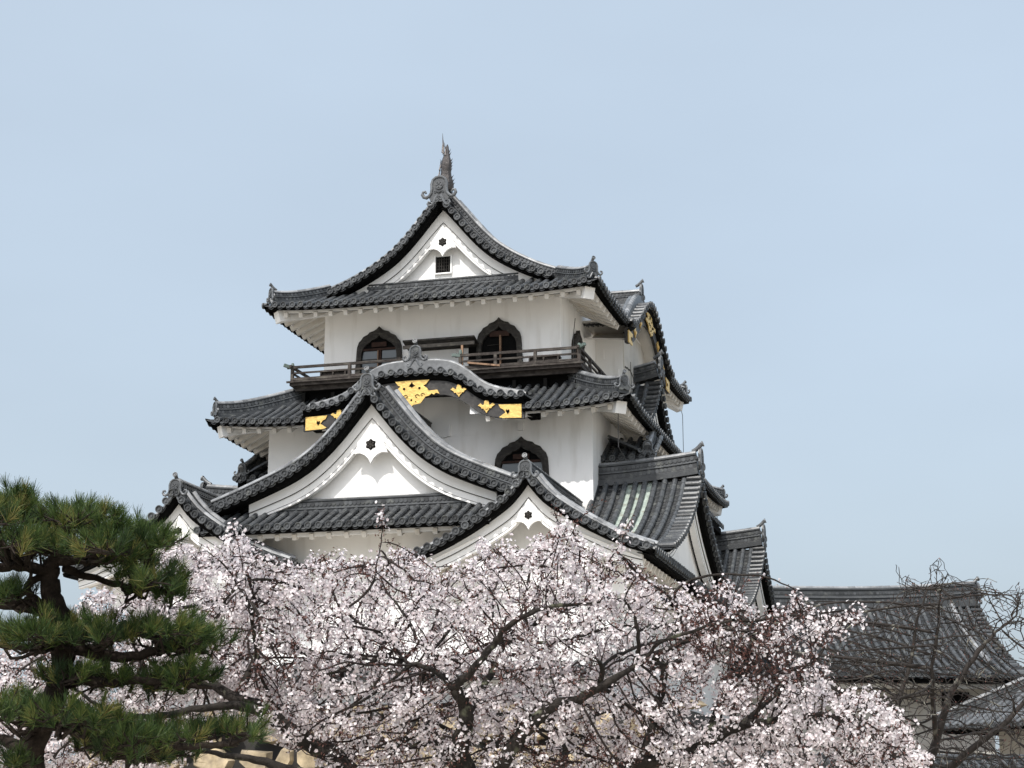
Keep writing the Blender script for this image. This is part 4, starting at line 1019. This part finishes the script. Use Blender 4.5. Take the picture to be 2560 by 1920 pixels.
def wood_mesh(name, nodes, par, r, sel, mat_, parent, sides=5):
    ids = np.where(sel & (par >= 0))[0]; p = par[ids]; A = nodes[p]; B = nodes[ids]
    rb = r[ids]; ra = np.minimum(r[p], rb*1.25+.001); t = unit(B-A); ref = unit(np.cross(t, np.array([.31,.22,.93]))); bt = np.cross(t, ref)
    # direction at parent: continue the parent's own direction for smooth joints
    gp = par[p]; tp = np.where((gp >= 0)[:,None], unit(nodes[p]-nodes[np.maximum(gp,0)]), t); refp = unit(ref - tp*np.sum(ref*tp, 1, keepdims=True)); btp = np.cross(tp, refp)
    a = np.arange(sides)*2*math.pi/sides; n = len(ids); vs = np.zeros((n, 2, sides, 3))
    vs[:,0] = A[:,None,:] + ra[:,None,None]*(refp[:,None,:]*np.cos(a)[None,:,None] + btp[:,None,:]*np.sin(a)[None,:,None])
    vs[:,1] = B[:,None,:] + rb[:,None,None]*(ref[:,None,:]*np.cos(a)[None,:,None] + bt[:,None,:]*np.sin(a)[None,:,None])
    base = (np.arange(n)*2*sides)[:,None]; j = np.arange(sides); f = np.stack([j, (j+1)%sides, sides+(j+1)%sides, sides+j], 1)
    F = (base[:,:,None] + f[None]).reshape(-1, 4)
    o = np_mesh(name, vs.reshape(-1,3), F, mat_, parent, np.repeat(RNG.random(n), sides)); o.data.polygons.foreach_set('use_smooth', np.ones(len(F), bool)); return o
def limb_mesh(name, limbs, mat_, parent, n=12):
    mb = MB()
    for P, R, base in limbs:
        rr = np.array(R)*(1+RNG.normal(0, .05, len(R))); mb.tube(list(P), list(rr), n)
    return build(name, mb, mat_, parent, smooth=True)

def flowers(name, pos, face, size, parent, rng, mat_='petal'):
    """five-petalled flowers: pos (N,3), face (N,3) normals"""
    n = len(pos); f = unit(face); a = unit(np.cross(f, rng.normal(size=(n,3)))); b = np.cross(f, a)
    V_ = np.zeros((n, 5, 4, 3)); ph = rng.random(n)*6.28
    cup = rng.uniform(.15,.55,n)
    for k in range(5):
        t = ph + k*2*math.pi/5
        d = a*np.cos(t)[:,None] + b*np.sin(t)[:,None]; s_ = -a*np.sin(t)[:,None] + b*np.cos(t)[:,None]; sz = size[:,None]
        V_[:,k,0] = pos; V_[:,k,1] = pos + (d*.62 - s_*.50 + f*(cup*.5)[:,None])*sz; V_[:,k,2] = pos + (d*1.0 + f*cup[:,None])*sz; V_[:,k,3] = pos + (d*.62 + s_*.50 + f*(cup*.5)[:,None])*sz
    F = np.arange(n*20).reshape(-1,4); return np_mesh(name, V_.reshape(-1,3), F, mat_, parent, np.clip(np.repeat(rng.random(n),5)+rng.normal(0,.12,n*5),0,1))
def buds(name, pos, dirs, ln, wd, parent, rng, mat_='bud'):
    n = len(pos); d = unit(dirs); a = unit(np.cross(d, rng.normal(size=(n,3)))); b = np.cross(d, a); V_ = np.zeros((n,2,4,3))
    for k, s_ in enumerate((a, b)):
        V_[:,k,0] = pos; V_[:,k,1] = pos + d*(ln*.55)[:,None] - s_*wd[:,None]; V_[:,k,2] = pos + d*ln[:,None]; V_[:,k,3] = pos + d*(ln*.55)[:,None] + s_*wd[:,None]
    return np_mesh(name, V_.reshape(-1,3), np.arange(n*8).reshape(-1,4), mat_, parent, np.repeat(rng.random(n),2))

def in_poly(pts, poly):
    x, y = pts[:,0], pts[:,1]; c = np.zeros(len(pts), bool); n = len(poly)
    for i in range(n):
        x1,y1 = poly[i]; x2,y2 = poly[(i+1)%n]; m = ((y1 > y) != (y2 > y)) & (x < (x2-x1)*(y-y1)/((y2-y1) or 1e-9)+x1); c ^= m
    return c
def canopy_points(poly, d0, d1, n, rng, clump=.35):
    """points through a crown volume whose outline from the path is poly"""
    P = np.array(poly, float); lo = P.min(0); hi = P.max(0); out = np.zeros((0,3)); pix = np.zeros((0,2))
    while len(out) < n:
        q = rng.uniform(lo, hi, (n*2,2)); q = q[in_poly(q + np.stack([10*np.sin(q[:,1]/17), 15*np.sin(q[:,0]/31)+11*np.sin(q[:,0]/11.3+2)-8], 1), poly)]; d = rng.uniform(d0, d1, len(q))
        w_ = CAM + (FW[None] + RT[None]*((q[:,0]-1280)/FPX)[:,None] + UP[None]*((960-q[:,1])/FPX)[:,None])*d[:,None]
        # clumping noise
        g = np.sin(w_[:,0]*4.1+1.3*np.sin(w_[:,2]*3.3))*np.sin(w_[:,2]*5.2+np.sin(w_[:,1]*2.7)*1.7)*np.sin(w_[:,1]*3.1+w_[:,0]*2)
        k = rng.random(len(q)) < (1-clump) + clump*(g > -.1)
        out = np.vstack([out, w_[k]])
    return out[:n]
def px_limb(pts, d, base=None):
    """[(x, y, depth offset, radius)] -> smooth limb in world space"""
    P = [world_at(x, y, d+dd) for x, y, dd, r in pts]; R = [p[3] for p in pts]; a, b = smooth_path(P, R, 5, .006); return a, b, base

def cherry(name, loc, label, limbs, polys, npts, flower_n, seed, thin_rule=None, bud_frac=.30, group='cherry trees in bloom'):
    rng = np.random.default_rng(seed); t = thing(name, loc, label, 'cherry tree', group)
    attr = np.vstack([canopy_points(p, d0, d1, int(n_), rng, .5) for (p, d0, d1), n_ in zip(polys, npts)])
    nodes, par, lr, nl = colonize(limbs, attr, .085, .10, 1.6, 260, rng)
    r, ch = radii(nodes, par, lr, nl)
    limb_mesh('trunk', limbs, 'bark', t)
    idx = np.arange(len(nodes))
    thick = (r > .012) & (idx >= nl); wood_mesh('branches', nodes, par, r, thick, 'bark', t, 6)
    thin = (r <= .012) & (idx >= nl); wood_mesh('twigs', nodes, par, r, thin, 'twig', t, 4)
    cand = idx[r < .0095]
    # umbels
    nu = flower_n//4; c = np.repeat(rng.choice(cand, nu//3+1), 3)[:nu]; base = nodes[c] + rng.normal(0,.034,(nu,3))
    # local variation between open clusters and buddy ones
    g = np.sin(base[:,0]*2.3+1)*np.sin(base[:,2]*3.1+.5)*np.sin(base[:,1]*1.7); openp = g > -.25
    pos = np.repeat(base, 5, 0); off = unit(rng.normal(size=pos.shape)+np.array([0,-.35,.1])); d = pos + off*rng.uniform(.022,.062,(len(pos),1))
    pk = np.where(np.repeat(openp,5), .9, .26)
    if thin_rule is not None: pk = pk*np.repeat(thin_rule(base),5)
    keepm = rng.random(len(pos)) < pk
    # extra big pompon clusters
    nb = max(1, flower_n//110); cb = rng.choice(cand, nb); cb = cb if thin_rule is None else cb[rng.random(nb) < thin_rule(nodes[cb])**2]; pb = np.repeat(nodes[cb], 34, 0); ob = unit(rng.normal(size=pb.shape)); db = pb + ob*rng.uniform(.05,.085,(len(pb),1))
    allp = np.vstack([d[keepm], db]); allf = np.vstack([off[keepm], ob]) + rng.normal(0,.35,(keepm.sum()+len(db),3))
    flowers('blossom', allp, allf, rng.uniform(.0135,.0195,len(allp)), t, rng)
    nbud = int(flower_n*bud_frac*1.6); cb = rng.choice(cand, nbud*2); g = np.sin(nodes[cb,0]*2.3+1)*np.sin(nodes[cb,2]*3.1+.5)*np.sin(nodes[cb,1]*1.7); pr = rng.random(len(cb)) < np.where(g > -.05, .30, .75); cb = cb[pr]
    p = nodes[cb] + rng.normal(0,.02,(len(cb),3)); buds('buds', p, rng.normal(size=p.shape)+np.array([0,0,.2]), rng.uniform(.018,.042,len(p)), rng.uniform(.0035,.0075,len(p)), t, rng)
    return t

D1 = 17.0
big = [(470,1560),(560,1440),(640,1395),(730,1392),(850,1385),(960,1375),(1040,1405),(1130,1400),(1220,1362),(1330,1335),(1380,1318),(1440,1345),(1520,1368),(1600,1410),(1680,1450),(1750,1470),(1800,1560),(1780,1660),(1760,1780),(1740,1950),(860,1950),(720,1850),(600,1730),(520,1680)]
L1 = [px_limb([(1210,2420,0,.17),(1200,2150,0,.15),(1190,1990,0,.115)], (D1-1.1)),
      px_limb([(1190,1990,0,.10),(1150,1880,-.1,.085),(1165,1810,-.2,.07),(1160,1760,-.25,.06),(1135,1722,-.3,.055)], (D1-1.1), 1),
      px_limb([(1135,1722,-.3,.05),(1185,1670,-.4,.034),(1235,1612,-.3,.03),(1262,1572,-.4,.026),(1330,1530,-.5,.022),(1400,1516,-.4,.016),(1500,1505,-.3,.010)], (D1-1.1), 1),
      px_limb([(1165,1790,-.2,.045),(1200,1730,.3,.035),(1240,1660,.6,.03),(1260,1610,.8,.022)], (D1-1.1), 1),
      px_limb([(1200,2010,0,.10),(1265,1895,-.2,.068),(1330,1810,-.3,.058),(1385,1762,-.3,.05),(1450,1745,-.3,.04),(1520,1705,-.4,.034),(1600,1660,-.2,.022)], (D1-1.1), 1),
      px_limb([(1350,1800,.2,.04),(1300,1810,.6,.035),(1270,1850,.6,.03)], (D1-1.1), 1),
      px_limb([(1500,1715,0,.028),(1505,1670,-.1,.022),(1495,1650,-.2,.014)], (D1-1.1), 1),
      px_limb([(1210,1990,0,.07),(1100,1850,.5,.05),(1060,1790,.7,.045),(1050,1700,.8,.035),(1090,1640,.9,.03),(1040,1600,1,.02)], (D1-1.1), 1),
      px_limb([(1200,1990,0,.05),(1080,1850,1.2,.035),(1065,1770,1.5,.03),(960,1660,1.7,.022),(820,1640,1.9,.014)], (D1-1.1), 1),
      px_limb([(940,1430,0,.007),(955,1340,.05,.005),(952,1282,0,.0035)], (D1-1.1), 1), px_limb([(1370,1440,0,.007),(1398,1340,.05,.005),(1385,1268,0,.0035)], (D1-1.1), 1), px_limb([(1400,1420,0,.007),(1440,1310,.05,.005),(1500,1262,0,.0035)], (D1-1.1), 1), px_limb([(1500,1440,0,.007),(1560,1340,.05,.005),(1575,1300,0,.0035)], (D1-1.1), 1), px_limb([(620,1500,0,.007),(600,1390,.05,.005),(580,1320,0,.0035)], (D1-1.1), 1),
      px_limb([(1135,1722,-.3,.032),(1105,1690,-.2,.028),(1060,1665,0,.022),(1010,1652,.3,.018),(980,1600,.5,.012)], (D1-1.1), 1),
      px_limb([(1600,1660,-.2,.022),(1590,1560,-.3,.016),(1560,1500,-.3,.012)], (D1-1.1), 1),
      px_limb([(1600,1660,-.2,.022),(1650,1610,-.3,.017),(1750,1570,-.4,.014),(1830,1550,-.5,.010)], (D1-1.1), 1)]
cherry('cherry_tree', tuple(world_at(1210,2420,D1)*V(1,1,0)+V(0,0,-1.6)), 'large cherry tree in full bloom with two forked dark trunks in front of the keep', L1, [(big, 15.3, 19.0)], [7400], 33000, 3, bud_frac=.55)
# left tree: thick limb leaning up to the left from bottom centre
left = [(150,1600),(200,1500),(300,1470),(370,1400),(420,1370),(500,1335),(560,1330),(640,1380),(700,1400),(700,1500),(600,1600),(760,1720),(800,1800),(600,1830),(470,1858),(420,1950),(-40,1950),(-40,1640)]
D2 = 18.2
L2 = [px_limb([(1010,2480,0,.20),(960,2150,0,.17),(900,1960,0,.125)], (D2-2.0)),
      px_limb([(900,1960,0,.11),(830,1890,0,.09),(760,1850,0,.082),(690,1800,0,.072),(640,1765,0,.062),(590,1745,0,.05),(500,1690,.2,.04),(430,1600,.4,.028),(420,1500,.5,.018)], (D2-2.0), 1),
      px_limb([(690,1800,0,.05),(620,1770,-.3,.042),(530,1765,-.4,.036),(400,1790,-.5,.028),(280,1780,-.6,.018),(150,1700,-.6,.012)], (D2-2.0), 1),
      px_limb([(590,1745,0,.04),(640,1640,.3,.028),(650,1560,.4,.022),(600,1470,.4,.014)], (D2-2.0), 1),
      px_limb([(880,1940,0,.07),(760,1935,-.5,.05),(640,1900,-.6,.036),(540,1885,-.7,.022),(430,1862,-.7,.007)], (D2-2.0), 1),
      px_limb([(430,1600,.4,.024),(300,1560,.6,.016),(220,1540,.6,.010)], (D2-2.0), 1)]
cherry('cherry_tree', tuple(world_at(1010,2480,D2)*V(1,1,0)+V(0,0,-1.6)), 'cherry tree in bloom with thick limb leaning left behind the pine', L2, [(left, 16.3, 19.8)], [3900], 22000, 5, bud_frac=.45)
# right tree: mossy limb at the bottom, dense white lower crown and thin reddish upper twigs
rdense = [(1700,1950),(1760,1790),(1800,1720),(1900,1700),(2000,1720),(2100,1710),(2170,1725),(2230,1770),(2300,1830),(2330,1890),(2320,1950)]
rthin = [(1720,1520),(1790,1450),(1850,1480),(1900,1510),(1960,1500),(2050,1510),(2150,1500),(2180,1530),(2120,1570),(2050,1620),(2080,1700),(1990,1740),(1800,1740),(1740,1620)]
D3 = 16.2
def thin3(p):
    d = p-CAM; z = d@FW; y = 960-FPX*(d@UP)/z                        # height band of the sparse upper crown
    el = d[:,2]/np.hypot(d[:,0], d[:,1]); return np.where((el > (2044-1725)/FPX) & (d@RT/(d@FW) > (1700-1280)/FPX), .30, 1.0)
L3 = [px_limb([(1500,2500,0,.18),(1490,2150,0,.14),(1500,1990,0,.10)], D3),
      px_limb([(1500,1990,0,.09),(1580,1915,0,.068),(1680,1895,0,.058),(1760,1865,0,.05),(1840,1820,0,.042),(1950,1800,.1,.032),(2080,1790,.2,.024),(2200,1830,.3,.014)], D3, 1),
      px_limb([(1600,1910,0,.045),(1640,1780,.3,.04),(1660,1670,.4,.034),(1640,1640,.4,.028),(1720,1600,.3,.022),(1800,1565,.2,.019),(1900,1548,.1,.015),(1990,1540,0,.012),(2120,1525,0,.008)], D3, 1),
      px_limb([(1720,1600,.3,.018),(1690,1480,.3,.014),(1770,1440,.3,.012),(1900,1440,.2,.009),(1985,1472,.2,.006)], D3, 1),
      px_limb([(1760,1865,0,.04),(1830,1700,.4,.026),(1900,1640,.6,.02),(1890,1560,.7,.012)], D3, 1),
      px_limb([(1840,1820,0,.03),(1980,1700,.5,.02),(2060,1620,.8,.014),(2050,1540,.8,.009)], D3, 1)]
cherry('cherry_tree', tuple(world_at(1500,2500,D3)*V(1,1,0)+V(0,0,-1.6)), 'cherry tree with mossy low limb and white blossom reaching the bottom right', L3, [(rdense, 15.3, 17.6), (rthin, 15.4, 18.0)], [1500, 1900], 14000, 9, thin_rule=thin3, bud_frac=.30)

# bare tree at the right
def bare_tree():
    rng = np.random.default_rng(21); D4 = 21.0
    t = thing('bare_tree', tuple(world_at(2300,2500,D4)*V(1,1,0)+V(0,0,-1.6)), 'leafless tree with tangled dark twigs and a pale limb at the right edge', 'tree')
    limbs = [px_limb([(2300,2500,0,.16),(2290,2150,0,.12),(2300,1990,0,.09)], D4),
      px_limb([(2300,1990,0,.07),(2340,1850,0,.05),(2375,1740,0,.040),(2410,1680,0,.034),(2450,1625,0,.030),(2490,1580,0,.018),(2540,1540,0,.010)], D4, 1),
      px_limb([(2300,1990,0,.06),(2220,1850,.4,.04),(2250,1740,.6,.03),(2280,1640,.7,.024),(2290,1560,.7,.018),(2320,1470,.7,.010)], D4, 1),
      px_limb([(2300,1990,0,.06),(2420,1880,-.5,.04),(2520,1800,-.6,.03),(2600,1700,-.6,.02)], D4, 1),
      px_limb([(2340,1850,0,.035),(2330,1700,-.4,.024),(2345,1560,-.5,.018),(2350,1480,-.6,.010)], D4, 1)]
    poly = [(2060,1950),(2080,1800),(2060,1640),(2150,1560),(2220,1500),(2245,1400),(2290,1440),(2350,1385),(2400,1460),(2460,1430),(2500,1440),(2590,1480),(2620,1950)]
    low = [(1780,1560),(1900,1520),(2060,1500),(2240,1560),(2260,1750),(2150,1760),(1850,1720)]
    att = np.vstack([canopy_points(poly, 19.2, 22.6, 5200, rng, .1), canopy_points(low, 19.6, 22, 3000, rng, .1)])
    nodes, par, lr, nl = colonize(limbs, att, .085, .11, 2.2, 300, rng, gravity=.16); r, ch = radii(nodes, par, lr, nl, tip=.0042)
    idx = np.arange(len(nodes)); limb_mesh('trunk', limbs, 'bare', t); wood_mesh('branches', nodes, par, r, (idx >= nl) & (r > .011), 'bare', t, 6); wood_mesh('twigs', nodes, par, r, (idx >= nl) & (r <= .011), 'bare', t, 4)
    tips = idx[(idx >= nl) & (ch == 0)]; p = nodes[tips]; buds('buds', p, p-nodes[par[tips]], np.full(len(p), .022), np.full(len(p), .005), t, rng, 'bud')
bare_tree()

# pine at the left
def pine():
    rng = np.random.default_rng(33); D = 14.0
    t = thing('pine_tree', tuple(world_at(70,2500,D)*V(1,1,0)+V(0,0,-1.6)), 'dark green pine tree with layered needle pads at the left edge', 'pine tree')
    limbs = [px_limb([(60,2480,0,.17),(70,2100,0,.15),(80,1950,0,.135),(75,1880,0,.12),(110,1800,0,.115),(150,1700,0,.105),(160,1600,0,.10),(150,1540,0,.095),(128,1480,0,.09),(125,1420,0,.08),(150,1370,0,.05),(140,1300,0,.03)], D),
      px_limb([(125,1430,0,.06),(80,1420,-.1,.05),(20,1415,-.2,.045),(-60,1440,-.3,.04)], D, 1),
      px_limb([(108,1440,0,.035),(75,1455,-.1,.034),(70,1480,-.1,.034),(100,1510,0,.034),(108,1560,0,.035)], D, 1),
      px_limb([(150,1540,0,.06),(60,1515,.2,.055),(-60,1500,.3,.05)], D, 1),
      px_limb([(145,1400,0,.05),(200,1405,0,.035),(290,1400,0,.028),(380,1385,.1,.015)], D, 1),
      px_limb([(160,1420,0,.04),(260,1450,.2,.03),(330,1470,.2,.024),(430,1480,.3,.012)], D, 1),
      px_limb([(155,1380,0,.04),(170,1320,.2,.03),(220,1290,.3,.018)], D, 1),
      px_limb([(150,1600,0,.07),(230,1635,-.1,.055),(330,1640,-.1,.045),(430,1620,-.1,.035),(520,1630,0,.018)], D, 1),
      px_limb([(160,1610,0,.05),(60,1620,-.3,.035),(-40,1600,-.4,.03)], D, 1),
      px_limb([(155,1680,0,.06),(250,1705,-.2,.045),(350,1700,-.3,.035),(470,1710,-.3,.03),(530,1720,-.3,.015)], D, 1),
      px_limb([(110,1800,0,.07),(200,1830,-.3,.055),(300,1870,-.4,.045),(420,1870,-.5,.035),(560,1860,-.5,.024),(640,1840,-.5,.012)], D, 1),
      px_limb([(75,1880,0,.06),(10,1850,.2,.05),(-60,1830,.3,.04)], D, 1)]
    pads = [((10,1285),(75,50),1.0),((180,1285),(120,38),.9),((45,1245),(60,20),.6),((270,1315),(90,28),.8),((60,1350),(110,45),1.1),((220,1365),(150,45),1.2),((370,1345),(70,42),.7),((330,1400),(60,25),.6),((370,1445),(95,40),.8),((430,1470),(50,22),.5),
            ((80,1575),(120,48),1.1),((230,1580),(110,48),1.0),((420,1570),(115,45),1.0),((490,1600),(75,28),.7),((20,1480),(60,40),.6),((190,1690),(95,36),.8),((280,1695),(60,24),.5),((460,1680),(85,38),.8),((410,1710),(70,20),.5),
            ((60,1770),(130,50),1.2),((210,1790),(120,45),1.1),((330,1840),(110,45),1.0),((470,1835),(100,38),.9),((600,1820),(75,28),.6),((380,1880),(120,28),.7),((250,1860),(80,30),.6),((20,1265),(60,34),.7),((40,1900),(60,20),.5)]
    limbs = [(a, b*.88, c) for a, b, c in limbs]
    tips = []; stems = MB(); LP = np.vstack([p for p,_,_ in limbs]); 
    for (cx, cy), (rx, ry), dd in pads:
        ry *= .88; n = int(rx*ry*.0165)+7
        c0 = world_at(cx, cy+ry*.75, D); j = np.argmin(np.linalg.norm(LP-c0, axis=1)+3*np.maximum(0, LP[:,2]-c0[2]-.05)); root = LP[j]
        sub = []
        for k in range(max(5, n//5)):
            a = rng.uniform(0,6.283); rr = math.sqrt(rng.random()); q = world_at(cx+rx*.85*rr*math.cos(a), cy+ry*(.3+.35*rng.random()), D+dd*rr*math.sin(a)*.9)
            m = (root+q)/2 + rng.normal(0,.05,3) - V(0,0,.03); stems.tube([root, (root+m)/2+rng.normal(0,.02,3), m, q], [.022,.016,.012,.007], 5, caps=False); sub.append(m); sub.append(q)
        sub = np.array(sub)
        for k in range(n):
            a = rng.uniform(0,6.283); rr = math.sqrt(rng.random()); f = rng.random()
            q = world_at(cx+rx*rr*math.cos(a), cy-ry*(1-rr**2)**.5*rng.uniform(-.25,1)*.85+ry*.12, D+dd*rr*math.sin(a)) + rng.normal(0,.040,3)
            j = np.argmin(np.linalg.norm(sub-q, axis=1)); s0 = sub[j]; d = q-s0; tips.append((q, unit(d*1.0+V(0,0,.16)+rng.normal(0,.05,3))))
            stems.tube([s0, s0+d*.5-V(0,0,.02)+rng.normal(0,.012,3), q], [.007,.006,.005], 4, caps=False)
    P = np.array([p for p,_ in tips]); Dr = np.array([d for _,d in tips]); nn = 62; N = len(P)
    p = np.repeat(P, nn, 0); d = np.repeat(Dr, nn, 0); s_ = rng.random((N*nn,1)); p0 = p - d*s_*.075
    sp = unit(rng.normal(size=p.shape)); dirn = unit(d*(.55+.5*(1-s_)) + sp*.75*(.55+.5*s_) + np.array([0,0,.12])); ln = rng.uniform(.075,.125,(N*nn,1)); wd = .0019
    sd2 = unit(np.cross(dirn, rng.normal(size=p.shape))); tip = p0 + dirn*ln
    Vv = np.stack([p0 - sd2*wd, p0 + sd2*wd, tip + sd2*wd*.5, tip - sd2*wd*.5], 1)
    tone = np.clip(np.repeat(rng.normal(.42,.2,N), nn) + rng.normal(0,.16,N*nn), 0, 1)
    br = np.repeat(rng.random(N) < .05, nn); tone[br & (rng.random(N*nn) < .5)] = 1
    limb_mesh('trunk', limbs, 'pbark', t, 14); build('branchlets', stems, 'pbark', t); np_mesh('needles', Vv.reshape(-1,3), np.arange(N*nn*4).reshape(-1,4), 'needle', t, tone)
    print('pine tufts', N)
pine()
for o in list(bpy.data.objects):
    if 'absolute' in o: del o['absolute']
